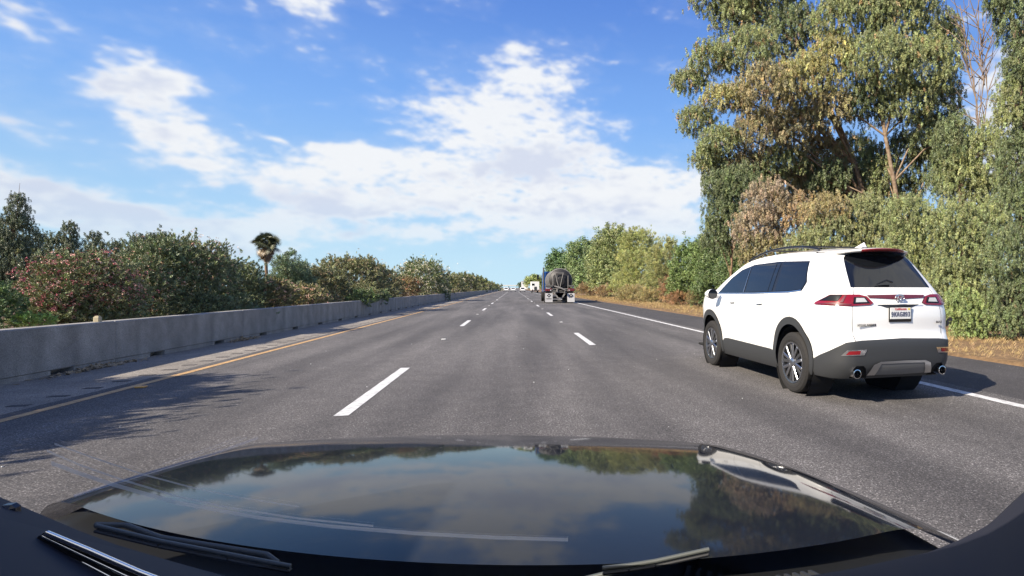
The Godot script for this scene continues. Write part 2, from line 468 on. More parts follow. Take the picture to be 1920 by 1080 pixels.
# blobs: [centre, radius across, radius up, tint, share]; fills one MultiMesh below «root»
func foliage(root: Node3D, called: String, blobs: Array, kind: String, size_: float, tightness: float, vary := 0.25, mat_name := "leaf", odd := Color(0, 0, 0, 0), odd_share := 0.0) -> MultiMeshInstance3D:
	var xf: Array[Transform3D] = []
	var cols := PackedColorArray()
	var size := size_ * FINE
	var lift := TINT if called != "flowers" else 1.25
	for b in blobs:
		var c: Vector3 = b[0]; var rx: float = b[1]; var ry: float = b[2]; var tint: Color = b[3]
		var share: float = b[4] if b.size() > 4 else 1.0
		var area := 4.0 * PI * pow((pow(rx * rx, 1.6) + 2.0 * pow(rx * ry, 1.6)) / 3.0, 1.0 / 1.6)
		var count := int(area / (size * size) * tightness * share * (DENSE if called != "flowers" else FINE))
		var lump := FastNoiseLite.new()
		lump.seed = rng.randi() % 100000; lump.frequency = 1.4
		for i in count:
			var d := Vector3(rng.randfn(), rng.randfn(), rng.randfn()).normalized()
			if d.y < -0.6 and rng.randf() < 0.6: d.y = -d.y
			var lumpy := 1.0 + 0.60 * lump.get_noise_3dv(d * 1.7)
			if rng.randf() < 0.10: lumpy *= rng.randf_range(1.05, 1.3)
			var rr := lumpy * (1.0 - 0.5 * pow(rng.randf(), 2.2))
			var p := c + Vector3(d.x * rx, d.y * ry, d.z * rx) * rr
			var bs: Basis
			var s := size * rng.randf_range(0.7, 1.3)
			if kind == "droop":
				bs = Basis(Vector3.UP, rng.randf() * TAU) * Basis(Vector3.RIGHT, rng.randfn() * 0.38)
			else:
				var up := (d + Vector3.UP * 0.7 + Vector3(rng.randfn(), rng.randfn(), rng.randfn()) * 0.35).normalized()
				var x := up.cross(Vector3(rng.randfn(), rng.randfn(), rng.randfn())).normalized()
				bs = Basis(x, up, x.cross(up))
			xf.append(Transform3D(bs.scaled(Vector3.ONE * s), p - root.position))
			var g := exp(rng.randfn() * vary) * lift
			var col := tint
			if odd_share > 0.0 and rng.randf() < odd_share: col = odd
			cols.append(Color(col.r * g * rng.randf_range(0.9, 1.1), col.g * g, col.b * g * rng.randf_range(0.85, 1.15)))
	if not SPRIGS.has(kind):
		SPRIGS[kind] = sprig(hash(kind) % 1000, kind)
	var mm := MultiMesh.new()
	mm.transform_format = MultiMesh.TRANSFORM_3D
	mm.use_colors = true
	mm.mesh = SPRIGS[kind]
	mm.instance_count = xf.size()
	for i in xf.size():
		mm.set_instance_transform(i, xf[i])
		mm.set_instance_color(i, cols[i])
	var o := MultiMeshInstance3D.new()
	o.name = called
	o.multimesh = mm
	leaf_count += xf.size()
	o.set_meta("kind", "stuff")
	o.material_override = M[mat_name]
	root.add_child(o, true)
	return o
# blobs given as photograph pixels on the plane x = X, or at lens depth fw
func spots(list: Array, x: float, tint: Color, fw := 0.0) -> Array:
	var out := []
	for k in list:
		var p: Vector3 = on_x(k[0], k[1], x) if fw == 0.0 else at(k[0], k[1], fw + (k[5] if k.size() > 5 else 0.0))
		var s := depth(p) / FOC
		var c: Color = k[4] if k.size() > 4 and k[4] != null else tint
		out.append([p, k[2] * s, k[3] * s, c])
	return out
func limbs(root: Node3D, base: Vector3, blobs: Array, r0: float, bark: Material, called := "trunk", splits := 1.0) -> void:
	var b := MB.new()
	var top := base
	for k in blobs: top = top if top.y > (k[0] as Vector3).y else k[0]
	var fork := base.lerp(Vector3(lerpf(base.x, top.x, 0.6), top.y, lerpf(base.z, top.z, 0.6)), 0.45)
	var o := root.position
	b.tube([base - o - Vector3(0, 0.1, 0), base.lerp(fork, 0.5) - o, fork - o], [r0, r0 * 0.8, r0 * 0.65], 8)
	for k in blobs:
		var c: Vector3 = k[0]
		var from := base.lerp(fork, clampf((c.y - base.y) / maxf(top.y - base.y, 0.1) * 1.1, 0.25, 1.0))
		var mid := from.lerp(c, 0.5) + Vector3(0, 0.12 * (c - from).length(), 0)
		b.tube([from - o, mid - o, c - o, c - o + Vector3(rng.randfn(), 1.2, rng.randfn()) * k[2] * 0.4], [r0 * 0.5, r0 * 0.36, r0 * 0.2, r0 * 0.06], 6)
		for j in 3:
			var e: Vector3 = c + Vector3(rng.randfn() * k[1], rng.randfn() * k[2], rng.randfn() * k[1]) * 0.5
			b.tube([mid.lerp(c, 0.5) - o, e - o], [r0 * 0.2, r0 * 0.04], 5)
	obj(called, b.mesh(), bark, root)
func plant(called: String, label: String, category: String, group: String, blobs: Array, kind: String, size: float, tight: float, r0: float, ground_y: float, bark: Material, vary := 0.25) -> Node3D:
	var base := Vector3.ZERO
	var w := 0.0
	for k in blobs:
		base += (k[0] as Vector3) * k[1]; w += k[1]
	base /= w
	base.y = ground_y
	var t := thing(called, base, label, category, group)
	limbs(t, base, blobs, r0, bark)
	foliage(t, "crown", blobs, kind, size, tight, vary)
	return t

# ---------------------------------------------------------------- white SUV
func curve(tab: Array, x: float) -> float:
	if x <= tab[0][0]: return tab[0][1]
	for i in tab.size() - 1:
		if x <= tab[i + 1][0]:
			var t: float = (x - tab[i][0]) / (tab[i + 1][0] - tab[i][0])
			# Catmull-Rom through the table
			var p1: float = tab[i][1]; var p2: float = tab[i + 1][1]
			var d: float = tab[i + 1][0] - tab[i][0]
			var m1: float = (p2 - (tab[max(i - 1, 0)][1] as float)) / maxf(tab[i + 1][0] - tab[max(i - 1, 0)][0], 0.001) * d
			var m2: float = ((tab[min(i + 2, tab.size() - 1)][1] as float) - p1) / maxf(tab[min(i + 2, tab.size() - 1)][0] - tab[i][0], 0.001) * d
			var t2 := t * t; var t3 := t2 * t
			return (2 * t3 - 3 * t2 + 1) * p1 + (t3 - 2 * t2 + t) * m1 + (-2 * t3 + 3 * t2) * p2 + (t3 - t2) * m2
	return tab[-1][1]
const SUV_REAR := [[0.24, 0.16], [0.32, 0.08], [0.42, 0.02], [0.55, 0.0], [0.665, 0.0], [0.705, 0.015], [0.76, 0.055], [0.95, 0.06], [1.05, 0.075], [1.16, 0.11], [1.23, 0.15], [1.28, 0.19], [1.62, 0.47], [1.72, 0.56]]
const SUV_WIDE := [[0.20, 0.86], [0.30, 0.925], [0.42, 0.955], [0.60, 0.962], [0.78, 0.985], [0.95, 0.99], [1.06, 0.975], [1.13, 0.945], [1.20, 0.915], [1.45, 0.805], [1.60, 0.725], [1.68, 0.655], [1.74, 0.58]]
const SUV_TOP := [[0.50, 1.655], [0.8, 1.68], [1.4, 1.705], [2.1, 1.71], [2.6, 1.69], [3.0, 1.635], [3.35, 1.51], [3.7, 1.36], [4.02, 1.20], [4.15, 1.165], [4.5, 1.125], [4.8, 1.06], [5.0, 0.95], [5.08, 0.80]]
const SS := Vector3(0.89, 1.09, 0.97)     # across, up, along: trims the model to the car in the picture
func suv_point(t: float, h: float) -> Vector3:    # left half, t metres round from the middle of the tail, h up; result is x right, y up, z = back(+)
	var ur := curve(SUV_REAR, h); var w := curve(SUV_WIDE, h)
	var u: float; var x: float
	if t < 0.68:
		var k := t / 0.68
		x = k * (w - 0.30); u = ur + 0.035 * k * k
	elif t < 1.25:
		var k := (t - 0.68) / 0.57
		var a := Vector2(w - 0.30, ur + 0.035); var b := Vector2(w - 0.02, ur + 0.07); var c := Vector2(w - 0.012, ur + 0.44)
		var p := a.lerp(b, k).lerp(b.lerp(c, k), k)
		x = p.x; u = p.y
	elif t < 1.8:
		var k := (t - 1.25) / 0.55
		u = lerpf(ur + 0.44, 1.0, k); x = w - 0.012 * (1.0 - k) * (1.0 - k)
	else:
		u = t - 0.8
		x = w * (1.0 - (0.42 * pow(clampf((u - 4.0) / 1.08, 0, 1), 3.0)))
		if h < 1.1: x += 0.012 * exp(-pow((h - 0.95) / 0.05, 2.0))
	return Vector3(-x * SS.x, h * SS.y, -u * SS.z)
func circle(c: Vector2, r: float, n := 40, lo := -1.0) -> PackedVector2Array:
	var p := PackedVector2Array()
	for i in n:
		var q := c + Vector2(cos(TAU * i / n), sin(TAU * i / n)) * r
		p.append(Vector2(q.x, maxf(q.y, lo)))
	return p
func pv(a: Array) -> PackedVector2Array:
	var p := PackedVector2Array()
	for k in a: p.append(Vector2(k[0], k[1]))
	return p
func side(a: Array) -> PackedVector2Array:       # given as (u, h)
	var p := PackedVector2Array()
	for k in a: p.append(Vector2(k[0] + 0.8, k[1]))
	return p
func build_suv(where: Vector3, yaw: float) -> Node3D:
	var car := thing("white_suv", where, "white three-row SUV with black lower cladding driving in the right lane", "suv")
	car.rotation.y = yaw
	var S := func(q: Vector2) -> Vector3: return suv_point(q.x, q.y)
	var R := func(q: Vector2) -> Vector3: var p := suv_point(q.x, q.y); return Vector3(-p.x, p.y, p.z)
	var core := func(p: Vector3) -> Vector3: return Vector3(0, 0.9, clampf(p.z, -4.4, -1.0))
	var both := func(called: String, keep: Array, cuts: Array, cell: float, off: float, m: Material, parent: Node = car, one := false) -> MeshInstance3D:
		var b := MB.new()
		b.patch(keep, cuts, S, cell, off, core)
		if one:
			b.patch(keep, cuts, R, cell, off, core)
			return obj(called, b.mesh(), m, parent)
		var c := MB.new()
		c.patch(keep, cuts, R, cell, off, core)
		obj(called, c.mesh(), m, parent)
		return obj(called, b.mesh(), m, parent)
	var wr := Vector2(1.13 + 0.8, 0.37); var wf := Vector2(4.08 + 0.8, 0.37)
	var top := []
	for i in 40:
		var u := lerpf(5.08, 1.0, i / 39.0)
		top.append([u + 0.8, curve(SUV_TOP, u)])
	for i in 24:
		var t := lerpf(1.78, 0.0, i / 23.0)
		top.append([t, lerpf(curve(SUV_TOP, 1.0), 1.66, clampf((1.78 - t) / 0.9, 0, 1))])
	var outline := pv([[0.0, 0.30], [0.9, 0.29], [1.5, 0.27], [4.3, 0.25], [5.4, 0.26], [5.88, 0.30]] + top)
	var arch_r := circle(wr, 0.455); var arch_f := circle(wf, 0.455)
	var ring_r := circle(wr, 0.545); var ring_f := circle(wf, 0.545)
	var dlo := side([[3.86, 1.165], [3.45, 1.405], [3.12, 1.53], [2.7, 1.595], [1.9, 1.61], [1.02, 1.585], [0.99, 1.575], [0.82, 1.33], [0.95, 1.225], [1.3, 1.20], [2.4, 1.175]])
	var rear_glass := pv([[0.0, 1.265], [0.735, 1.265], [0.80, 1.60], [0.78, 1.635], [0.0, 1.645]])
	var bumper := pv([[0.0, 0.29], [0.0, 0.715], [0.62, 0.70], [0.84, 0.68], [1.02, 0.615], [1.40, 0.465], [1.55, 0.43], [1.60, 0.27], [0.9, 0.28]])
	var sill := side([[1.45, 0.24], [1.5, 0.40], [1.66, 0.46], [1.75, 0.475], [3.30, 0.50], [3.45, 0.49], [3.62, 0.40], [3.7, 0.24]])
	var lampy := pv([[1.30, 1.085], [1.26, 1.075], [0.72, 1.065], [0.44, 1.075], [0.40, 1.095], [0.50, 1.165], [0.62, 1.185], [1.04, 1.185]])
	# body panels, with open seams between them
	var cuts := [dlo, rear_glass, bumper, sill, ring_r, ring_f, lampy]
	both.call("tailgate", [pv([[0, 0.66], [0.695, 0.66], [0.695, 1.30], [0.70, 1.70], [0.0, 1.70]])], [rear_glass, bumper, lampy, pv([[-0.1, 1.668], [3.0, 1.668], [3.0, 2.0], [-0.1, 2.0]])], 0.05, 0.0, M.white_paint, car, true)
	both.call("quarter_panel", [outline], cuts + [pv([[-0.1, 0], [0.703, 0], [0.703, 1.30], [0.708, 2.0], [-0.1, 2.0]]), side([[1.72, 0], [1.72, 2.2], [5.5, 2.2], [5.5, 0]])], 0.07, 0.0, M.white_paint)
	var d_r := both.call("rear_door", [outline], cuts + [side([[-1, 0], [1.726, 0], [1.726, 2.2], [-1, 2.2]]), side([[2.74, 0], [2.74, 2.2], [5.5, 2.2], [5.5, 0]])], 0.08, 0.0, M.white_paint)
	var d_f := both.call("front_door", [outline], cuts + [side([[-1, 0], [2.746, 0], [2.746, 2.2], [-1, 2.2]]), side([[3.70, 0], [3.70, 2.2], [5.5, 2.2], [5.5, 0]])], 0.08, 0.0, M.white_paint)
	both.call("front_fender", [outline], cuts + [side([[-1, 0], [3.706, 0], [3.706, 2.2], [-1, 2.2]])], 0.07, 0.0, M.white_paint)
	both.call("inner_shell", [outline], [circle(wr, 0.50), circle(wf, 0.50)], 0.12, -0.025, M.void_black, car, true)
	# cladding
	var tail := both.call("rear_bumper", [bumper], [arch_r, pv([[0.52, 0.29], [0.56, 0.40], [0.60, 0.43], [0.70, 0.43], [0.74, 0.40], [0.78, 0.29]])], 0.05, 0.004, M.cladding, car, true)
	both.call("sill_cladding", [sill], [arch_r, arch_f], 0.08, 0.006, M.cladding)
	both.call("wheel_arch_trim", [circle(wr, 0.545, 48, 0.27)], [circle(wr, 0.455, 48)], 0.06, 0.012, M.cladding)
	both.call("wheel_arch_trim", [circle(wf, 0.545, 48, 0.27)], [circle(wf, 0.455, 48)], 0.06, 0.012, M.cladding)
	# glass
	both.call("window_trim", [dlo], [], 0.07, 0.0, M.trim_black)
	both.call("window", [side([[3.78, 1.185], [3.43, 1.385], [3.10, 1.505], [2.83, 1.56], [2.79, 1.20]])], [], 0.07, 0.004, M.dark_glass)
	both.call("window", [side([[2.70, 1.205], [2.73, 1.57], [1.80, 1.585], [1.80, 1.215]])], [], 0.07, 0.004, M.dark_glass)
	both.call("window", [side([[1.70, 1.22], [1.71, 1.58], [1.03, 1.56], [0.86, 1.335], [0.97, 1.245], [1.3, 1.225]])], [], 0.07, 0.004, M.dark_glass)
	var chrome_line := side([[3.80, 1.168], [2.4, 1.178], [1.3, 1.203], [0.96, 1.228], [0.96, 1.238], [1.3, 1.215], [2.4, 1.19], [3.80, 1.18]])
	both.call("window_bright_strip", [chrome_line], [], 0.1, 0.008, M.chrome)
	both.call("pillar_strip", [side([[2.755, 1.2], [2.775, 1.2], [2.80, 1.57], [2.785, 1.57]])], [], 0.1, 0.008, M.alloy)
	both.call("pillar_strip", [side([[1.925, 1.21], [1.94, 1.21], [1.93, 1.58], [1.915, 1.58]])], [], 0.1, 0.008, M.trim_black)
	both.call("rear_window", [rear_glass], [], 0.05, -0.004, M.dark_glass, car, true)
	# roof, windscreen and bonnet between the two top edges
	for seg in [["roof", 0.52, 3.02, M.white_paint, 0.055], ["windscreen", 3.02, 4.02, M.dark_glass, 0.05], ["bonnet", 4.02, 5.08, M.white_paint, 0.05]]:
		var rows := []
		for i in 26:
			var u := lerpf(seg[1], seg[2], i / 25.0)
			var h := curve(SUV_TOP, u)
			var e := suv_point(u + 0.8, h)
			if u < 1.0:      # the roof's tail follows the rear corner
				e = suv_point(lerpf(0.80, 1.8, clampf((u - 0.52) / 0.48, 0, 1)), lerpf(1.66, curve(SUV_TOP, 1.0), clampf((u - 0.52) / 0.3, 0, 1)))
				h = e.y / SS.y
			var line := []
			for j in 21:
				var k := -1.0 + j / 10.0
				var dz := (1.0 - k * k) * (0.10 if u < 1.0 and seg[0] == "roof" else 0.0) * clampf((1.0 - u) / 0.48, 0, 1)
				line.append(Vector3(-e.x * k, (h + seg[4] * (1.0 - pow(absf(k), 2.6))) * SS.y, e.z + dz))
			rows.append(line)
		var b := MB.new()
		b.grid(rows, Vector3(0, 0.6, -2.6))
		obj(seg[0], b.mesh(), seg[3], car)
	var nose := MB.new()
	var rows := []
	for i in 8:
		var h := lerpf(0.26, 0.80, i / 7.0)
		var e := suv_point(5.88, h)
		var line := []
		for j in 11:
			var k := -1.0 + j / 5.0
			line.append(Vector3(-e.x * k, e.y, e.z - 0.08 * (1.0 - k * k)))
		rows.append(line)
	nose.grid(rows, Vector3(0, 0.6, -2.0))
	obj("front_bumper", nose.mesh(), M.cladding, car)
	var fl := MB.new()
	fl.box(Vector3(0, 0.30, -2.6), Vector3(1.5, 0.04, 4.6), Basis.IDENTITY, 0.01)
	obj("underbody", fl.mesh(), M.void_black, car)
	# spoiler over the rear window with the brake light in it
	var sp := MB.new()
	var prof := [Vector2(0.30, 0.004), Vector2(0.12, 0.010), Vector2(0.0, -0.004), Vector2(-0.012, -0.016), Vector2(0.03, -0.034), Vector2(0.14, -0.05), Vector2(0.30, -0.06)]
	var lip_at := func(k: float, off: Vector2) -> Vector3:      # k runs round the tail from side to side, off = (forward of the lip, up)
		var a := absf(k)
		var e := suv_point(a * 1.12, 1.66)
		var over := 0.21 * (1.0 - pow(a, 2.2))
		return Vector3(e.x * (-1.0 if k > 0.0 else 1.0) , (1.66 + 0.05 * (1.0 - pow(a, 2.2)) + off.y * (1.0 - 0.5 * pow(a, 4.0))) * SS.y, e.z + (over - off.x * (1.0 - 0.55 * a)) * SS.z)
	var srows := []
	for j in 33:
		var line := []
		for p in prof: line.append(lip_at.call(-1.0 + j / 16.0, p))
		srows.append(line)
	sp.grid(srows, Vector3(0, 1.68 * SS.y, -0.55))
	var spo := obj("spoiler", sp.mesh(), M.white_paint, car)
	var sb := MB.new()
	var brows := []
	for j in 17:
		var k := -0.56 + 1.12 * j / 16.0
		brows.append([lip_at.call(k, Vector2(-0.006, -0.004)), lip_at.call(k, Vector2(-0.017, -0.017)), lip_at.call(k, Vector2(0.024, -0.036))])
	sb.grid(brows, Vector3(0, 1.7 * SS.y, -1.0))
	obj("brake_light", sb.mesh(), M.red_lens, spo)
	var us := MB.new()
	var urows := []
	for j in 25:
		var k := -0.9 + 1.8 * j / 24.0
		urows.append([lip_at.call(k, Vector2(0.026, -0.037)), lip_at.call(k, Vector2(0.14, -0.055)), lip_at.call(k, Vector2(0.24, -0.085))])
	us.grid(urows, Vector3(0, 1.7 * SS.y, -1.0))
	obj("spoiler_underside", us.mesh(), M.trim_black, spo)
	var fin := MB.new()
	var fy := 1.755 * SS.y
	for s in [-1.0, 1.0]:
		fin.flat(Vector3(s * 0.035, fy - 0.01, -0.90), Vector3(s * 0.035, fy - 0.01, -0.735), Vector3(0, fy + 0.055, -0.74), Vector3(s, 0.3, 0))
		fin.flat(Vector3(s * 0.035, fy - 0.01, -0.90), Vector3(0, fy + 0.055, -0.74), Vector3(0, fy + 0.032, -0.81), Vector3(s, 0.3, 0))
	fin.quad(Vector3(-0.035, fy - 0.01, -0.735), Vector3(0.035, fy - 0.01, -0.735), Vector3(0, fy + 0.055, -0.74), Vector3(0, fy + 0.055, -0.74), Vector3(0, 0, 1))
	obj("aerial_fin", fin.mesh(), M.white_paint, car)
	# roof rails
	for s in [-1.0, 1.0]:
		var rail := MB.new()
		var line := []
		for i in 15:
			var u := lerpf(1.0, 3.05, i / 14.0)
			var e := suv_point(u + 0.8, curve(SUV_TOP, u))
			line.append(Vector3(s * (-e.x - 0.05), e.y + 0.075 * sqrt(sin(PI * clampf(i / 14.0, 0.02, 0.98))) + 0.02, e.z))
		var rr := []
		for i in 15: rr.append(0.017)
		rail.tube(line, rr, 8)
		obj("roof_rail", rail.mesh(), M.trim_black, car)
	for u in [1.5, 2.45]:
		var cross := MB.new()
		var e := suv_point(u + 0.8, curve(SUV_TOP, u))
		cross.bar(Vector3(e.x + 0.05, e.y + 0.09, e.z), Vector3(-e.x - 0.05, e.y + 0.09, e.z), 0.05, 0.022, 0.008)
		obj("roof_crossbar", cross.mesh(), M.trim_black, car)
	# tail lamps, one each side, and the bar between them
	for s in [0, 1]:
		var f: Callable = S if s == 0 else R
		var b := MB.new()
		b.patch([lampy], [], f, 0.05, 0.012, core)
		var lamp := obj("tail_lamp", b.mesh(), M.red_lens, car)
		b = MB.new(); b.patch([pv([[1.20, 1.115], [0.92, 1.115], [0.86, 1.178], [1.03, 1.178]])], [], f, 0.05, 0.018, core)
		obj("smoked_lens", b.mesh(), M.trim_black, lamp)
		b = MB.new(); b.patch([pv([[0.70, 1.088], [0.455, 1.094], [0.53, 1.155], [0.70, 1.155]])], [], f, 0.05, 0.018, core)
		obj("lens_surround", b.mesh(), M.trim_black, lamp)
		b = MB.new(); b.patch([pv([[0.67, 1.10], [0.50, 1.104], [0.55, 1.145], [0.67, 1.145]])], [], f, 0.05, 0.024, core)
		obj("reversing_lens", b.mesh(), M.clear_lens, lamp)
		b = MB.new(); b.patch([pv([[1.24, 1.082], [0.74, 1.072], [0.72, 1.084], [1.0, 1.098]]), pv([[0.88, 1.10], [0.84, 1.10], [0.80, 1.178], [0.83, 1.178]])], [], f, 0.05, 0.018, core)
		obj("bright_streak", b.mesh(), M.dark_red_lens, lamp)
		# lower reflector with its bright frame
		b = MB.new(); b.patch([pv([[0.60, 0.545], [0.93, 0.535], [0.84, 0.60], [0.56, 0.607]])], [], f, 0.05, 0.010, core)
		var rf := obj("reflector_frame", b.mesh(), M.chrome, tail)
		b = MB.new(); b.patch([pv([[0.665, 0.556], [0.86, 0.55], [0.81, 0.588], [0.655, 0.594]])], [], f, 0.05, 0.016, core)
		obj("reflector", b.mesh(), M.red_lens, rf)
		# door handles
		for u in [1.98, 2.98]:
			b = MB.new(); b.patch([side([[u, 1.045], [u + 0.19, 1.040], [u + 0.19, 1.066], [u, 1.071]])], [], f, 0.1, 0.035, core)
			b.patch([side([[u, 1.040], [u + 0.19, 1.035], [u + 0.19, 1.043], [u, 1.048]])], [], f, 0.1, 0.020, core)
			var hd := obj("door_handle", b.mesh(), M.white_paint, d_f if u > 2.5 else d_r)
			b = MB.new(); b.patch([side([[u + 0.02, 1.028], [u + 0.16, 1.024], [u + 0.16, 1.048], [u + 0.02, 1.05]])], [], f, 0.1, 0.003, core)
			obj("handle_recess", b.mesh(), M.trim_black, hd)
		# mirror
		var sx := -1.0 if s == 0 else 1.0
		b = MB.new()
		var mrows := []
		for i in 9:
			var a := PI * i / 8.0
			var line := []
			for j in 17:
				var q := TAU * j / 16.0
				var rr := pow(sin(a), 0.55)
				line.append(Vector3(sx * (1.03 + 0.115 * rr * cos(q)), 1.27 + 0.085 * rr * sin(q) * (1.0 - 0.2 * cos(q)), -3.52 - 0.07 * cos(a)))
			mrows.append(line)
		b.grid(mrows, Vector3(sx * 1.03, 1.27, -3.52))
		b.bar(Vector3(sx * 0.88, 1.22, -3.54), Vector3(sx * 0.98, 1.22, -3.53), 0.05, 0.05, 0.01)
		var mir := obj("wing_mirror", b.mesh(), M.white_paint, car)
		b = MB.new()
		b.lathe(Vector3(sx * 1.03, 1.27, -3.447), Vector3(0, 0, 1), [Vector2(0.0, 0.012), Vector2(0.075, 0.012), Vector2(0.085, 0.0)], 24)
		obj("mirror_glass", b.mesh(), M.dark_glass, mir)
	var bar := MB.new()
	for f in [S, R]: bar.patch([pv([[0.0, 1.135], [0.46, 1.15], [0.50, 1.18], [0.0, 1.185]])], [], f, 0.06, 0.008, core)
	obj("light_bar", bar.mesh(), M.dark_red_lens, car)
	var rec := MB.new()
	for f in [S, R]: rec.patch([pv([[0.0, 1.045], [0.20, 1.045], [0.34, 1.078], [0.0, 1.078]])], [], f, 0.06, 0.003, core)
	obj("tailgate_recess", rec.mesh(), M.cladding, car)
	var lip := MB.new()
	for f in [S, R]: lip.patch([pv([[0.0, 1.078], [0.37, 1.082], [0.37, 1.092], [0.0, 1.088]])], [], f, 0.06, 0.022, core)
	obj("tailgate_handle_lip", lip.mesh(), M.white_paint, car)
	# badge: ring with two crossed ovals
	var bz := -0.082 * SS.z + 0.02
	var by := 1.150 * SS.y
	var badge := MB.new()
	for o in [[0.062, 0.042, 0.0], [0.022, 0.040, 0.0], [0.046, 0.018, 0.014]]:
		var line := []; var rr := []
		for i in 25:
			line.append(Vector3(o[0] * cos(TAU * i / 24.0), by + o[2] + o[1] * sin(TAU * i / 24.0), bz)); rr.append(0.006)
		badge.tube(line, rr, 6, false)
	obj("badge", badge.mesh(), M.chrome, car)
	# number plate
	var plate := MB.new()
	var py := 0.975 * SS.y; var pz := -0.052
	plate.box(Vector3(0, py, pz), Vector3(0.315, 0.185, 0.012), Basis.IDENTITY, 0.003)
	var pl := obj("number_plate_frame", plate.mesh(), M.trim_black, car)
	var pw := MB.new()
	pw.box(Vector3(0, py + 0.01, pz + 0.007), Vector3(0.292, 0.135, 0.006), Basis.IDENTITY, 0.002)
	var plt := obj("number_plate", pw.mesh(), M.plate_white, pl)
	text("plate_lettering", "9KAG893", 0.058, Vector3(0, py - 0.002, pz + 0.012), M.plate_ink, plt, 0.82)
	text("plate_lettering", "California", 0.026, Vector3(0, py + 0.060, pz + 0.012), M.plate_red, plt)
	var st := MB.new(); st.box(Vector3(0.118, py + 0.06, pz + 0.0105), Vector3(0.03, 0.022, 0.002))
	obj("plate_sticker", st.mesh(), M.plate_yellow, plt)
	var gl := suv_point(0.50, 0.86)
	text("tailgate_lettering", "HIGHLANDER", 0.030, Vector3(gl.x, gl.y, gl.z + 0.012), M.trim_black, car)
	text("tailgate_lettering", "MAX", 0.030, Vector3(0.57, 0.88 * SS.y, -0.062), M.trim_black, car)
	# rear wiper
	var wp := MB.new()
	var w0 := suv_point(0.02, 1.305); var w1 := suv_point(0.30, 1.300)
	wp.tube([w0 + Vector3(0, 0.02, 0.03), w0.lerp(w1, 0.4) + Vector3(0, 0.045, 0.035), w1 + Vector3(0, 0.0, 0.02)], [0.016, 0.012, 0.006], 6)
	obj("rear_wiper", wp.mesh(), M.trim_black, car)
	# skid plate, exhausts
	var sk := MB.new()
	for f in [S, R]: sk.patch([pv([[0.0, 0.33], [0.42, 0.335], [0.50, 0.345], [0.43, 0.43], [0.36, 0.455], [0.0, 0.46]])], [], f, 0.05, 0.02, core)
	obj("skid_plate", sk.mesh(), M.skid_silver, tail)
	var sk2 := MB.new()
	for f in [S, R]: sk2.patch([pv([[0.42, 0.335], [0.54, 0.335], [0.46, 0.445], [0.36, 0.475], [0.0, 0.48], [0.0, 0.455], [0.35, 0.452]])], [], f, 0.05, 0.026, core)
	obj("skid_plate_edge", sk2.mesh(), M.alloy, tail)
	for s in [-1.0, 1.0]:
		var ex := MB.new()
		var c := Vector3(s * 0.60, 0.345 * SS.y, -0.05)
		ex.lathe(c, Vector3(0, 0, 1), [Vector2(0.040, -0.25), Vector2(0.052, 0.0), Vector2(0.054, 0.012), Vector2(0.046, 0.014), Vector2(0.044, -0.02), Vector2(0.040, -0.18)], 24)
		var exo := obj("exhaust_tip", ex.mesh(), M.chrome, car)
		var hole := MB.new(); hole.lathe(c + Vector3(0, 0, -0.12), Vector3(0, 0, 1), [Vector2(0, 0), Vector2(0.042, 0)], 20)
		obj("exhaust_bore", hole.mesh(), M.void_black, exo)
	# wheels
	for w in [[1.13, -1], [1.13, 1], [4.08, -1], [4.08, 1]]:
		build_wheel(car, Vector3(w[1] * 0.945 * SS.x, 0.395, -w[0] * SS.z), w[1])
		var tub := MB.new()
		tub.lathe(Vector3(w[1] * 0.93 * SS.x, 0.39, -w[0] * SS.z), Vector3(-w[1], 0, 0), [Vector2(0.485, 0.0), Vector2(0.475, 0.32), Vector2(0.0, 0.32)], 36)
		obj("wheel_well", tub.mesh(), M.void_black, car)
	return car
func text(called: String, words: String, h: float, where: Vector3, m: Material, parent: Node, squash := 1.0) -> void:
	var t := TextMesh.new()
	var f := SystemFont.new()
	f.font_names = PackedStringArray(["Droid Sans"])
	f.font_weight = 700
	t.font = f
	t.text = words
	t.font_size = 32
	t.pixel_size = h / 24.0
	t.depth = 0.002
	t.curve_step = 2.0
	var o := MeshInstance3D.new()
	o.name = called
	o.mesh = t
	o.material_override = m
	o.position = where
	o.scale = Vector3(squash, 1, 1)
	parent.add_child(o, true)
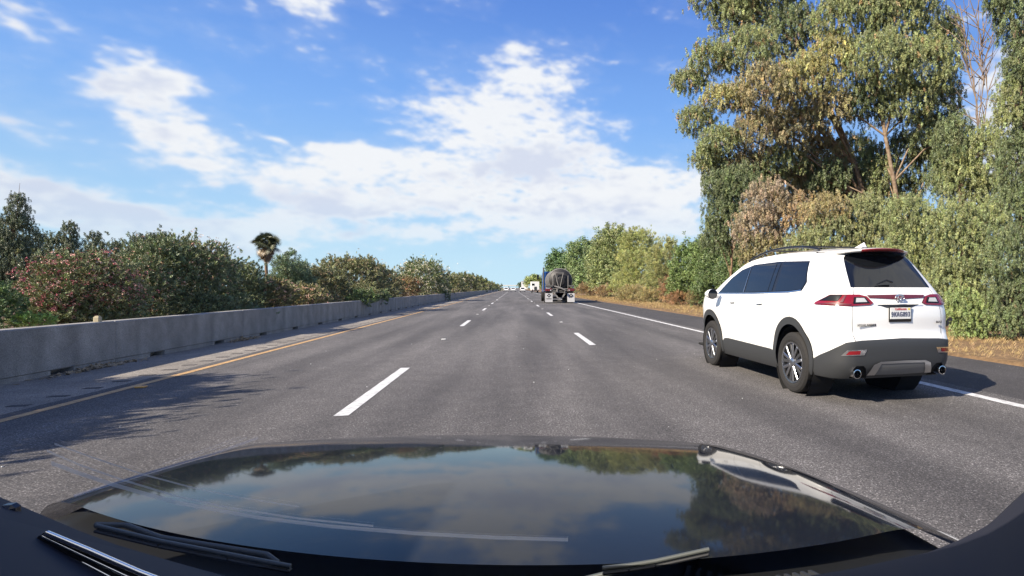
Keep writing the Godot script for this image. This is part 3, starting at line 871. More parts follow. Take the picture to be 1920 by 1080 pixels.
func build_wheel(car: Node, c: Vector3, s: int) -> void:
	var ax := Vector3(s, 0, 0)
	var wheel := Node3D.new()
	wheel.name = "wheel"
	car.add_child(wheel, true)
	wheel.position = c
	var b := MB.new()
	var R := 0.395
	var prof := [Vector2(0.268, -0.22), Vector2(0.30, -0.235), Vector2(0.36, -0.235), Vector2(R - 0.012, -0.215)]
	for g in 4:      # tread grooves
		var y := -0.20 + g * 0.048
		prof.append_array([Vector2(R, y), Vector2(R, y + 0.036), Vector2(R - 0.010, y + 0.039), Vector2(R - 0.010, y + 0.045)])
	prof.append_array([Vector2(R, -0.008), Vector2(R - 0.012, 0.006), Vector2(0.372, 0.018), Vector2(0.345, 0.024), Vector2(0.335, 0.022), Vector2(0.330, 0.026), Vector2(0.30, 0.024), Vector2(0.275, 0.012), Vector2(0.268, 0.0)])
	b.lathe(Vector3.ZERO, ax, prof, 56)
	obj("tyre", b.mesh(), M.rubber, wheel)
	b = MB.new()
	b.lathe(Vector3.ZERO, ax, [Vector2(0.262, -0.2), Vector2(0.262, 0.0), Vector2(0.272, 0.010), Vector2(0.270, 0.016), Vector2(0.250, 0.012), Vector2(0.245, -0.02), Vector2(0.243, -0.15)], 56)
	var rim := obj("rim", b.mesh(), M.alloy, wheel)
	b = MB.new()
	b.lathe(Vector3.ZERO, ax, [Vector2(0.0, -0.10), Vector2(0.255, -0.10), Vector2(0.255, -0.15)], 40)
	obj("brake_disc", b.mesh(), M.void_black, wheel)
	for i in 5:
		var sp := MB.new()
		var a := TAU * (i + 0.25) / 5.0
		for k in [-1.0, 1.0]:
			var da: float = k * 0.24
			var inner := Vector3(s * 0.006, cos(a + k * 0.10) * 0.05, sin(a + k * 0.10) * 0.05)
			var outer := Vector3(s * 0.004, cos(a + da) * 0.25, sin(a + da) * 0.25)
			sp.bar(inner, outer, 0.040, 0.022, 0.007, Vector3(s, 0, 0))
		obj("spoke", sp.mesh(), M.alloy, rim)
		var dk := MB.new()
		var dk_a := a + TAU / 10.0
		dk.bar(Vector3(s * -0.012, cos(dk_a) * 0.05, sin(dk_a) * 0.05), Vector3(s * -0.012, cos(dk_a) * 0.25, sin(dk_a) * 0.25), 0.045, 0.02, 0.006, Vector3(s, 0, 0))
		obj("dark_spoke", dk.mesh(), M.alloy_dark, rim)
	b = MB.new()
	b.lathe(Vector3.ZERO, ax, [Vector2(0.07, -0.03), Vector2(0.068, 0.010), Vector2(0.045, 0.022), Vector2(0.032, 0.026), Vector2(0.0, 0.028)], 24)
	obj("hub_cap", b.mesh(), M.alloy, rim)

# ---------------------------------------------------------------- tank truck
func build_truck(where: Vector3) -> void:
	var t := thing("tank_truck", where, "grey round tank truck with blue cab and white mud flaps in the right lane", "truck")
	var b := MB.new()
	var c := Vector3(0.08, 2.08, 0)
	b.lathe(c + Vector3(0, 0, -6.4), Vector3(0, 0, 1), [Vector2(0, -0.25), Vector2(0.7, -0.12), Vector2(1.0, 0.0), Vector2(1.03, 0.1), Vector2(1.03, 5.9), Vector2(1.0, 6.05), Vector2(0.75, 6.22), Vector2(0.4, 6.3), Vector2(0, 6.33)], 40)
	var tank := obj("tank", b.mesh(), M.tank_grey, t)
	for z in [-0.45, -2.4, -4.4, -6.2]:
		b = MB.new(); b.lathe(c + Vector3(0, 0, z), Vector3(0, 0, 1), [Vector2(1.03, -0.05), Vector2(1.075, -0.04), Vector2(1.075, 0.04), Vector2(1.03, 0.05)], 40)
		obj("tank_band", b.mesh(), M.tank_rib, tank)
	for L in [[[-0.42, 2.75], [-0.10, 1.35]], [[0.30, 2.75], [-0.02, 1.35]], [[-0.62, 2.5], [-0.62, 1.28]], [[0.72, 2.5], [0.72, 1.28]], [[-0.66, 1.30], [0.76, 1.30]], [[-0.36, 2.72], [0.36, 2.72]]]:
		b = MB.new(); b.bar(Vector3(L[0][0], L[0][1], 0.03), Vector3(L[1][0], L[1][1], 0.03), 0.055, 0.05, 0.01, Vector3(0, 0, 1))
		obj("ladder_frame", b.mesh(), M.tank_rib, tank)
	b = MB.new(); b.lathe(c + Vector3(-0.02, -0.1, -0.08), Vector3(0, 0, 1), [Vector2(0.38, 0), Vector2(0.40, 0.06), Vector2(0.34, 0.10), Vector2(0, 0.12)], 28)
	obj("manhole", b.mesh(), M.tank_grey, tank)
	b = MB.new(); b.box(Vector3(0, 3.14, -3.2), Vector3(0.5, 0.10, 4.6), Basis.IDENTITY, 0.02)
	obj("walkway", b.mesh(), M.steel_dirty, tank)
	# chassis and rear gear
	b = MB.new()
	for s in [-0.42, 0.42]: b.box(Vector3(s, 0.98, -4.4), Vector3(0.09, 0.26, 9.4), Basis.IDENTITY, 0.01)
	obj("chassis_rail", b.mesh(), M.steel_dirty, t)
	b = MB.new(); b.box(Vector3(0, 1.10, -0.05), Vector3(2.5, 0.12, 0.14), Basis.IDENTITY, 0.02)
	var beam := obj("rear_crossmember", b.mesh(), M.steel_dirty, t)
	for s in [-1.0, 1.0]:
		b = MB.new(); b.box(Vector3(s * 1.02, 1.22, 0.03), Vector3(0.62, 0.26, 0.08), Basis.IDENTITY, 0.015)
		var lp := obj("light_panel", b.mesh(), M.dark_red_lens, beam)
		for k in 3:
			b = MB.new(); b.lathe(Vector3(s * (0.82 + k * 0.19), 1.17, 0.075), Vector3(0, 0, 1), [Vector2(0.06, 0), Vector2(0.055, 0.02), Vector2(0, 0.025)], 14)
			obj("tail_lamp", b.mesh(), M.clear_lens if (k == 0) else M.red_lens, lp)
		b = MB.new(); b.box(Vector3(s * 0.98, 1.55, -0.1), Vector3(0.62, 0.16, 0.5), Basis.IDENTITY, 0.02)
		obj("tool_box", b.mesh(), M.steel_dirty, t)
		b = MB.new(); b.box(Vector3(s * 0.96 - 0.12, 1.42, 0.07), Vector3(0.34, 0.20, 0.02), Basis.IDENTITY, 0.005)
		if s < 0: obj("placard", b.mesh(), M.flap_white, t)
		# mud flap with its dark diamond
		b = MB.new(); b.box(Vector3(s * 0.98, 0.50, 0.05), Vector3(0.66, 0.82, 0.02), Basis(Vector3.RIGHT, -0.06 if s < 0 else -0.16), 0.004)
		var fl := obj("mud_flap", b.mesh(), M.flap_white, t)
		b = MB.new()
		for q in [[0.17, 0.062, M.trim_black], [0.08, 0.070, M.flap_white]]:
			var dm := MB.new()
			var o := Vector3(s * 0.98, 0.70, q[1] + (0.0 if s < 0 else 0.03))
			dm.quad(o + Vector3(-q[0], 0, 0), o + Vector3(0, q[0] * 1.15, 0), o + Vector3(q[0], 0, 0), o + Vector3(0, -q[0] * 1.15, 0), Vector3(0, 0, 1))
			obj("diamond_emblem", dm.mesh(), q[2], fl)
		if s < 0:
			b = MB.new(); b.box(Vector3(-0.98, 0.40, 0.068), Vector3(0.46, 0.07, 0.004))
			obj("flap_lettering_band", b.mesh(), M.trim_black, fl)
		for ax in [-1.0, -2.35]:
			for k in [0.0, 0.33]:
				b = MB.new(); b.lathe(Vector3(s * (1.27 - k), 0.52, ax), Vector3(s, 0, 0), [Vector2(0.28, -0.26), Vector2(0.50, -0.26), Vector2(0.52, -0.22), Vector2(0.52, -0.03), Vector2(0.50, 0.0), Vector2(0.30, -0.02), Vector2(0.28, -0.08), Vector2(0, -0.10)], 28)
				obj("tyre", b.mesh(), M.rubber, t)
		b = MB.new(); b.box(Vector3(s * 1.06, 1.12, -1.7), Vector3(0.62, 0.05, 2.6), Basis.IDENTITY, 0.02)
		obj("fender", b.mesh(), M.steel_dirty, t)
	b = MB.new()      # hopper with its chute under the tank
	for q in [[0.62, 0.98, 0.22, 0.46], [0.40, 0.95, 0.14, 0.52]]:
		for s in [-1.0, 1.0]:
			b.quad(Vector3(s * q[0], q[1], 0.0), Vector3(s * q[2], q[3], 0.0), Vector3(s * q[2], q[3], -0.5), Vector3(s * q[0], q[1], -0.5), Vector3(s, -1, 0))
		b.quad(Vector3(-q[0], q[1], 0.0), Vector3(q[0], q[1], 0.0), Vector3(q[2], q[3], 0.0), Vector3(-q[2], q[3], 0.0), Vector3(0, 0, 1))
	obj("hopper", b.mesh(), M.tank_rib, t)
	b = MB.new(); b.tube([Vector3(-0.5, 1.55, 0.06), Vector3(0.1, 1.35, 0.12), Vector3(0.5, 1.15, 0.08)], [0.06, 0.07, 0.06], 8)
	b.tube([Vector3(-0.25, 1.30, 0.05), Vector3(-0.25, 0.95, 0.08)], [0.05, 0.05], 8)
	obj("pipework", b.mesh(), M.tank_rib, t)
	b = MB.new(); b.bar(Vector3(-0.95, 0.22, -0.9), Vector3(0.95, 0.22, -0.9), 0.25, 0.18, 0.04); b.bar(Vector3(-0.95, 0.5, -1.0), Vector3(0.95, 0.5, -1.0), 0.2, 0.2, 0.05)
	obj("axle", b.mesh(), M.steel_dirty, t)
	# cab
	b = MB.new(); b.box(Vector3(-0.02, 1.98, -7.9), Vector3(2.34, 2.1, 1.7), Basis.IDENTITY, 0.10)
	var cab := obj("cab", b.mesh(), M.truck_blue, t)
	b = MB.new(); b.box(Vector3(-0.02, 1.35, -9.3), Vector3(1.9, 1.1, 1.4), Basis.IDENTITY, 0.12)
	obj("engine_hood", b.mesh(), M.truck_blue, cab)
	b = MB.new(); b.box(Vector3(0.1, 2.5, -7.04), Vector3(1.2, 0.5, 0.03), Basis.IDENTITY, 0.01)
	obj("rear_window", b.mesh(), M.dark_glass, cab)
	for s in [-1.0, 1.0]:
		b = MB.new(); b.box(Vector3(s * 1.62, 2.52, -8.3), Vector3(0.22, 0.48, 0.10), Basis.IDENTITY, 0.03)
		b.bar(Vector3(s * 1.16, 2.7, -8.3), Vector3(s * 1.56, 2.7, -8.3), 0.03, 0.03); b.bar(Vector3(s * 1.16, 2.3, -8.3), Vector3(s * 1.56, 2.3, -8.3), 0.03, 0.03)
		obj("wing_mirror", b.mesh(), M.trim_black, cab)
		b = MB.new(); b.lathe(Vector3(s * 1.24, 0.52, -9.2), Vector3(s, 0, 0), [Vector2(0.28, -0.28), Vector2(0.50, -0.28), Vector2(0.52, -0.2), Vector2(0.52, -0.04), Vector2(0.50, 0.0), Vector2(0.3, -0.02), Vector2(0, -0.05)], 24)
		obj("tyre", b.mesh(), M.rubber, t)
		b = MB.new(); b.tube([Vector3(s * 1.12, 1.0, -6.85), Vector3(s * 1.12, 3.45, -6.85)], [0.075, 0.075], 10)
		obj("exhaust_stack", b.mesh(), M.steel_dirty, t)

# ---------------------------------------------------------------- far vehicles
func build_far_car(called: String, where: Vector3, label: String, category: String, tall: float, box_body: bool, group := "") -> void:
	var t := thing(called, where, label, category, group)
	var b := MB.new()
	if box_body:
		b.box(Vector3(0, 1.95, -2.8), Vector3(2.3, 2.5, 5.4), Basis.IDENTITY, 0.05)
		obj("cargo_box", b.mesh(), M.stucco, t)
		b = MB.new(); b.box(Vector3(0, 1.5, -6.4), Vector3(2.0, 1.9, 1.7), Basis.IDENTITY, 0.15)
		obj("cab", b.mesh(), M.stucco, t)
		b = MB.new(); b.box(Vector3(-0.55, 2.35, 0.0 - 0.09), Vector3(0.75, 0.55, 0.05), Basis.IDENTITY, 0.01)
		obj("rear_window", b.mesh(), M.dark_glass, t)
		b = MB.new(); b.box(Vector3(0.1, 1.25, -0.09), Vector3(0.75, 1.0, 0.05), Basis.IDENTITY, 0.01)
		obj("rear_door", b.mesh(), M.cladding, t)
		b = MB.new(); b.box(Vector3(0, 0.62, -0.1), Vector3(2.1, 0.16, 0.2), Basis.IDENTITY, 0.03)
		obj("bumper", b.mesh(), M.cladding, t)
	else:
		var prof := [[0.05, 0.35], [0.0, 0.75], [0.1, 0.95], [0.55, tall - 0.04], [1.0, tall], [2.4, tall - 0.03], [3.2, 0.98], [4.4, 0.86], [4.6, 0.6], [4.55, 0.3]]
		var rows := []
		for k in [[-0.72, 0.93], [-0.9, 0.985], [-0.92, 1.0], [0.92, 1.0], [0.9, 0.985], [0.72, 0.93]]:
			var line := []
			for p in prof: line.append(Vector3(k[0] * (0.84 if p[1] > 1.1 else 1.0), 0.65 + (p[1] - 0.65) * k[1], -2.3 + (p[0] - 2.3) * -k[1]))
			rows.append(line)
		b.grid(rows, Vector3(0, 0.6, -2.3))
		for sgn in [0, 5]:
			for i in range(1, prof.size() - 1): b.flat(rows[sgn][0], rows[sgn][i], rows[sgn][i + 1], Vector3(-1 if sgn == 0 else 1, 0, 0))
		obj("body", b.mesh(), M.white_paint, t)
		b = MB.new(); b.quad(Vector3(-0.68, 1.0, -0.12), Vector3(0.68, 1.0, -0.12), Vector3(0.58, tall - 0.12, -0.46), Vector3(-0.58, tall - 0.12, -0.46), Vector3(0, 0, 1))
		obj("rear_window", b.mesh(), M.dark_glass, t)
		b = MB.new(); b.box(Vector3(0, 0.42, 0.0), Vector3(1.7, 0.22, 0.1), Basis.IDENTITY, 0.03)
		obj("bumper", b.mesh(), M.cladding, t)
	for s in [-1.0, 1.0]:
		b = MB.new(); b.box(Vector3(s * 0.78, 0.85 if not box_body else 0.85, 0.0), Vector3(0.22, 0.2, 0.06), Basis.IDENTITY, 0.01)
		obj("tail_lamp", b.mesh(), M.red_lens, t)
		for z in [-0.95, -3.7 if not box_body else -6.2]:
			b = MB.new(); b.lathe(Vector3(s * 0.9, 0.34, z), Vector3(s, 0, 0), [Vector2(0.0, -0.2), Vector2(0.33, -0.2), Vector2(0.34, -0.03), Vector2(0.32, 0.0), Vector2(0.0, 0.01)], 18)
			obj("wheel", b.mesh(), M.rubber, t)

# ---------------------------------------------------------------- the car the camera sits in
func own(xp: float, fw: float, y: float) -> Vector3:
	return Vector3(xp * cos(PSI), y, -(fw / cos(PSI) - xp * sin(PSI)))
func hood_front(xp: float) -> float: return 1.69 - 0.13 * pow(absf(xp + 0.08) / 0.83, 3.2)
func hood_rear(xp: float) -> float: return 0.625 + 0.60 * xp * xp
func hood_y(xp: float, fw: float) -> float:
	var a := absf(xp + 0.08)
	var y := 1.078 - 0.035 * (fw - 0.62) - 0.072 * pow(fw - 0.62, 2.0) - 0.035 * pow(a / 0.8, 2.0)
	if a > 0.56: y -= 0.075 * pow((a - 0.56) / 0.27, 2.0)
	var d := hood_front(xp) - fw
	if d < 0.13: y -= 0.085 * pow((0.13 - d) / 0.13, 2.0)
	return y
func build_own_car() -> void:
	var car := thing("dark_car", Vector3.ZERO, "glossy black car whose bonnet and dashboard fill the foreground", "car")
	var panel := func(x0: float, x1: float, nx: int, called: String) -> MeshInstance3D:
		var b := MB.new()
		var rows := []
		for i in nx + 1:
			var xp := lerpf(x0, x1, float(i) / nx)
			var line := []
			for j in 49:
				var k := j / 48.0
				k = 1.0 - pow(1.0 - k, 1.25)
				var fw := lerpf(hood_rear(xp), hood_front(xp), k)
				line.append(own(xp, fw, hood_y(xp, fw)))
			var e: Vector3 = line[-1]
			line.append(e + Vector3(0, -0.05, 0.002)); line.append(e + Vector3(0, -0.25, 0.01))
			rows.append(line)
		b.grid(rows, own(0, 1.1, 0.3))
		return obj(called, b.mesh(), M.black_paint, car)
	panel.call(-0.735, 0.575, 60, "bonnet")
	panel.call(-0.95, -0.740, 14, "front_fender")
	panel.call(0.580, 0.78, 14, "front_fender")
	var b := MB.new()
	var rows := []
	for i in 31:
		var xp := lerpf(-0.9, 0.9, i / 30.0)
		var f := hood_rear(xp)
		rows.append([own(xp, f + 0.12, hood_y(xp, f) - 0.035), own(xp, f - 0.01, hood_y(xp, f) - 0.03), own(xp, f - 0.08, hood_y(xp, f) - 0.015), own(xp, f - 0.16, hood_y(xp, f) - 0.012)])
	b.grid(rows, own(0, 0.7, 0.3))
	obj("cowl", b.mesh(), M.cowl, car)
	# ribs of the intake grille in the cowl
	for i in 16:
		var xp := 0.17 + i * 0.011
		var f := hood_rear(xp) - 0.03
		b = MB.new(); b.bar(own(xp, f, hood_y(xp, f) - 0.018), own(xp, f - 0.05, hood_y(xp, f) - 0.006), 0.004, 0.010)
		obj("grille_rib", b.mesh(), M.cladding, car)
	# wipers: the blade lies along the foot of the glass
	for w in [[[[180, 986], [300, 1015], [430, 1040], [545, 1062]], [[180, 984], [236, 985], [300, 1008], [500, 1040], [520, 1055]]], [[[1130, 1066], [1180, 1060], [1230, 1052], [1330, 1030]], [[1080, 1090], [1160, 1070], [1260, 1050]]]]:
		var wp := Node3D.new(); wp.name = "wiper"; car.add_child(wp, true)
		var pts := []; var rr := []
		for q in w[0]: pts.append(at(q[0], q[1], 0.55)); rr.append(0.0022)
		b = MB.new(); b.tube(pts, rr, 6); obj("blade", b.mesh(), M.wiper, wp)
		b = MB.new()
		for i in pts.size() - 1: b.bar(pts[i] + Vector3(0, -0.004, 0), pts[i + 1] + Vector3(0, -0.004, 0), 0.007, 0.003, 0.001)
		obj("rubber", b.mesh(), M.cowl, wp)
		pts = []; rr = []
		for q in w[1]: pts.append(at(q[0], q[1], 0.585)); rr.append(0.0028)
		b = MB.new(); b.tube(pts, rr, 8); obj("arm", b.mesh(), M.wiper, wp)
	# dashboard below the glass
	b = MB.new()
	rows = []
	for q in [[-260, 860], [-120, 890], [0, 932], [80, 966], [150, 996], [220, 1022], [320, 1052], [430, 1082], [700, 1110], [960, 1116], [1300, 1108], [1480, 1086], [1600, 1066], [1740, 1036], [1800, 1012], [1850, 986], [1885, 958], [1920, 924], [2060, 800]]:
		var e := at(q[0], q[1], 0.52)
		rows.append([e + Vector3(0, -0.10, -0.02), e + Vector3(0, -0.012, -0.012), e, at(q[0], q[1] + 60, 0.44), at(q[0], q[1] + 190, 0.34), at(q[0], q[1] + 420, 0.26)])
	b.grid(rows, own(0, 0.5, 0.2))
	var dash := obj("dashboard", b.mesh(), M.dash, car)
	for q in [[[88, 1000], [170, 1034], [262, 1074], [330, 1100], 0.0022], [[80, 1006], [160, 1044], [236, 1080], [300, 1108], 0.0012], [[72, 1012], [150, 1052], [214, 1086], [280, 1116], 0.0012]]:
		var pts := []
		for k in 4: pts.append(at(q[k][0], q[k][1], 0.455 - k * 0.012))
		b = MB.new(); b.tube(pts, [q[4], q[4], q[4], q[4]], 6)
		obj("vent_trim", b.mesh(), M.chrome, dash)
	b = MB.new()
	for q in [[84, 1004], [76, 1009]]:
		var pts := []
		for k in [[0, 0], [78, 38], [160, 76], [230, 106]]: pts.append(at(q[0] + k[0], q[1] + k[1], 0.457 - k[0] * 0.00015))
		b.tube(pts, [0.003, 0.003, 0.003, 0.003], 6)
	obj("vent_slot", b.mesh(), M.void_black, dash)
	b = MB.new(); b.box(at(18, 958, 0.50), Vector3(0.012, 0.012, 0.012), Basis.IDENTITY, 0.003)
	obj("dash_clip", b.mesh(), M.trim_black, dash)
	# windscreen glass, in front of the lens and leaning back over it
	b = MB.new()
	var foot := 0.60; var head := 0.10
	rows = []
	for i in 13:
		var xp := lerpf(-0.95, 0.95, i / 12.0)
		rows.append([own(xp, foot - 0.06 * xp * xp, 1.06), own(xp, lerpf(foot, head, 0.5) - 0.06 * xp * xp, 1.325), own(xp, head - 0.06 * xp * xp, 1.59)])
	b.grid(rows, own(0, -1.0, 1.0))
	var glass := obj("windscreen", b.mesh(), M.windscreen, car)
	# thin pale translucent strips curving along the glass
	for q in [[[[102, 832], [180, 860], [270, 890], [360, 914], [450, 933], [560, 950]], 0.0006], [[[88, 845], [150, 872], [230, 900], [330, 930], [430, 952], [560, 972], [700, 986]], 0.0008], [[[96, 868], [150, 888], [210, 908], [330, 942], [480, 970], [620, 987], [780, 1000], [930, 1008], [1065, 1012]], 0.0016]]:
		b = MB.new()
		var prev := []
		for k in q[0]:
			var r := ray(k[0], k[1])
			# where this line of sight meets the glass
			var best := 0.3
			for it in 12:
				var p := eye() + r * best
				var fwg := lerpf(foot, head, (p.y - 1.06) / 0.53) - 0.06 * pow(p.x / cos(PSI), 2.0)
				best = lerpf(best, fwg, 0.7)
			var p0 := eye() + r * (best - 0.003)
			var wv := Vector3(0, q[1], 0)
			var now := [p0 + wv, p0 - wv]
			if prev: b.quad(prev[0], now[0], now[1], prev[1], Vector3(0, 0.5, 1))
			prev = now
		obj("windscreen_strip", b.mesh(), M.pale_strip, glass)
	# roof and doors round the cabin: they keep the sun off the dashboard
	b = MB.new()
	b.box(own(0, -0.75, 1.66), Vector3(1.75, 0.05, 1.6), Basis(Vector3.UP, -PSI), 0.02)
	obj("roof", b.mesh(), M.black_paint, car)
	for s in [-1.0, 1.0]:
		b = MB.new(); b.box(own(s * 0.86, -0.4, 1.1), Vector3(0.05, 1.1, 1.7), Basis.IDENTITY, 0.01)
		obj("door", b.mesh(), M.black_paint, car)
	b = MB.new(); b.box(own(0, -1.5, 1.1), Vector3(1.75, 1.1, 0.05), Basis(Vector3.UP, -PSI), 0.01)
	obj("tailgate", b.mesh(), M.black_paint, car)
	b = MB.new(); b.box(own(0, -0.3, 0.62), Vector3(1.7, 0.1, 2.4), Basis.IDENTITY, 0.02)
	obj("cabin_floor", b.mesh(), M.void_black, car)
	for q in [[-0.74, 1.25], [0.74, 1.25], [-0.74, -1.2], [0.74, -1.2]]:
		b = MB.new(); b.lathe(own(q[0], q[1], 0.33), Vector3(signf(q[0]), 0, 0), [Vector2(0, -0.1), Vector2(0.31, -0.1), Vector2(0.33, -0.07), Vector2(0.33, 0.07), Vector2(0.30, 0.1), Vector2(0, 0.1)], 24)
		obj("wheel", b.mesh(), M.rubber, car)

# ---------------------------------------------------------------- road and ground
func sheet(called: String, x0: float, x1: float, y0: float, y1: float, z0: float, z1: float, m: Material, parent: Node = self) -> MeshInstance3D:
	var b := MB.new()
	b.quad(Vector3(x0, y0, -z0), Vector3(x1, y1, -z0), Vector3(x1, y1, -z1), Vector3(x0, y0, -z1), Vector3.UP)
	var o := obj(called, b.mesh(), m, parent)
	if parent == self: meta(o, "", "", "", "structure")
	return o
const X_WALL := -7.0
const X_YELLOW := -5.12
const X_EDGE := 5.72
const X_VERGE := 8.6
func build_road() -> void:
	var b := MB.new()
	b.quad(Vector3(-3000, -0.06, 200), Vector3(3000, -0.06, 200), Vector3(3000, -0.06, -3800), Vector3(-3000, -0.06, -3800), Vector3.UP)
	meta(obj("ground", b.mesh(), M.field), "", "", "", "structure")
	var road := sheet("road", X_YELLOW - 0.25, X_EDGE + 0.35, 0, 0, -30, 1700, M.asphalt)
	var shoulder := sheet("left_shoulder", X_WALL - 0.3, X_YELLOW - 0.25, 0, 0, -30, 1700, M.shoulder_pale)
	sheet("right_shoulder", X_EDGE + 0.35, X_VERGE, 0, 0, -30, 1700, M.asphalt_dark)
	sheet("yellow_line", X_YELLOW - 0.06, X_YELLOW + 0.06, 0.004, 0.004, -10, 1200, M.paint_yellow, road)
	sheet("edge_line", X_EDGE - 0.08, X_EDGE + 0.08, 0.004, 0.004, -10, 1200, M.paint_white, road)
	var groove := MB.new()
	groove.box(Vector3.ZERO, Vector3(0.20, 0.006, 0.10), Basis.IDENTITY, 0.002)
	var groove_mesh := groove.mesh()
	for i in 70:
		var o := obj("rumble_patch", groove_mesh, M.asphalt_dark, shoulder)
		o.position = Vector3(X_YELLOW - 0.46, 0.002, -(6.0 + i * 0.62))
	# broken lane lines: one dash, one gap, one raised marker in the middle of the gap
	var pitch := 15.3; var dash := 3.9
	for side_ in [[-1.79, 6.95], [1.86, 14.1]]:
		for i in 60:
			var z: float = side_[1] + pitch * (i - 1)
			sheet("lane_dash", side_[0] - 0.075, side_[0] + 0.075, 0.004, 0.004, z, z + dash, M.paint_white, road)
	b = MB.new()
	b.box(Vector3(0, 0.009, 0), Vector3(0.11, 0.02, 0.10), Basis.IDENTITY, 0.006)
	var mk := b.mesh()
	for side_ in [[-1.79, 6.95, "left"], [1.86, 14.1, "right"]]:
		for i in 14:
			var z: float = side_[1] + pitch * (i - 1) + dash + (pitch - dash) * 0.5
			if z < 12.0: continue
			var o := obj("road_marker", mk, M.marker_white)
			o.position = Vector3(side_[0], 0.004, -z)
			meta(o, "small white raised pavement marker in the %s lane line" % side_[2], "road marker", "raised markers in the %s lane line" % side_[2])
	var e := obj("road_marker", mk, M.marker_amber)
	e.position = Vector3(X_YELLOW + 0.16, 0.004, -9.6)
	meta(e, "amber raised pavement marker beside the yellow line", "road marker")
	# stones lying on the asphalt
	b = MB.new()
	var r := RandomNumberGenerator.new(); r.seed = 77
	for i in 90:
		var p := Vector3(r.randf_range(-5, 8.4), 0.004, -r.randf_range(3.0, 26.0))
		var s := r.randf_range(0.004, 0.012)
		b.box(p, Vector3(s, s * 0.7, s * 1.2), Basis(Vector3.UP, r.randf() * TAU), s * 0.2)
	var st := obj("gravel", b.mesh(), M.marker_white)
	meta(st, "loose pale stone chips scattered on the asphalt", "gravel", "", "stuff")
	# verge on the right, rising a little to the bushes
	b = MB.new()
	var nz := FastNoiseLite.new(); nz.seed = 3; nz.frequency = 0.35
	var rows := []
	for i in 150:
		var z: float = -20.0 + 1.2 * i if i < 110 else 112.0 + pow((i - 110) / 39.0, 2.0) * 1600.0
		var line := []
		for k in [8.6, 8.68, 8.85, 9.2, 9.7, 10.3, 11.0, 12.0, 14.0, 18.0, 30.0, 60.0]:
			var ragged: float = 0.10 * nz.get_noise_2d(z * 3.0, 4.0) if k < 8.7 else 0.0
			var up: float = 0.0 if k < 8.61 else 0.035 + (k - 8.6) * 0.03 + 0.05 * nz.get_noise_2d(k * 2.0, z)
			line.append(Vector3(k + ragged, minf(up, 0.5) - (0.03 if k < 8.61 else 0.0), -z))
		rows.append(line)
	b.grid(rows, Vector3(10, -400, -60))
	meta(obj("verge", b.mesh(), M.dry_ground), "", "", "", "structure")
	b = MB.new()
	b.quad(Vector3(-60, 0.32, 30), Vector3(-7.26, 0.32, 30), Vector3(-7.26, 0.32, -1500), Vector3(-60, 0.32, -1500), Vector3.UP)
	meta(obj("median_soil", b.mesh(), M.soil), "", "", "", "structure")
	# dry grass on the verge
	var g := Node3D.new()
	g.name = "dry_grass"
	add_child(g)
	meta(g, "short dry straw grass along the right verge", "grass", "", "stuff")
	var xf: Array[Transform3D] = []; var cols := PackedColorArray()
	for i in 16000:
		var z := 3.0 + 90.0 * pow(r.randf(), 1.7)
		var x := 8.75 + 3.2 * r.randf()
		if nz.get_noise_2d(x * 1.3, z * 1.3) < -0.12 and r.randf() < 0.8: continue
		var s := r.randf_range(0.05, 0.16) * (0.5 + 0.5 * clampf((x - 8.6) / 1.5, 0, 1))
		xf.append(Transform3D(Basis(Vector3.UP, r.randf() * TAU).scaled(Vector3.ONE * s * (1.0 + z * 0.012)), Vector3(x, 0.02 + (x - 8.6) * 0.03, -z)))
		var k := r.randf_range(0.6, 1.25)
		cols.append(Color(k, k * r.randf_range(0.9, 1.02), k * r.randf_range(0.8, 1.0)))
	multi(g, "blades", sprig(5, "straw"), xf, cols, M.blade)
func multi(root: Node, called: String, mesh: Mesh, xf: Array[Transform3D], cols: PackedColorArray, m: Material) -> void:
	var mm := MultiMesh.new()
	mm.transform_format = MultiMesh.TRANSFORM_3D
	mm.use_colors = true
	mm.mesh = mesh
	mm.instance_count = xf.size()
	for i in xf.size():
		mm.set_instance_transform(i, xf[i]); mm.set_instance_color(i, cols[i])
	var o := MultiMeshInstance3D.new()
	o.name = called; o.multimesh = mm; o.material_override = m
	o.set_meta("kind", "stuff")
	root.add_child(o, true)
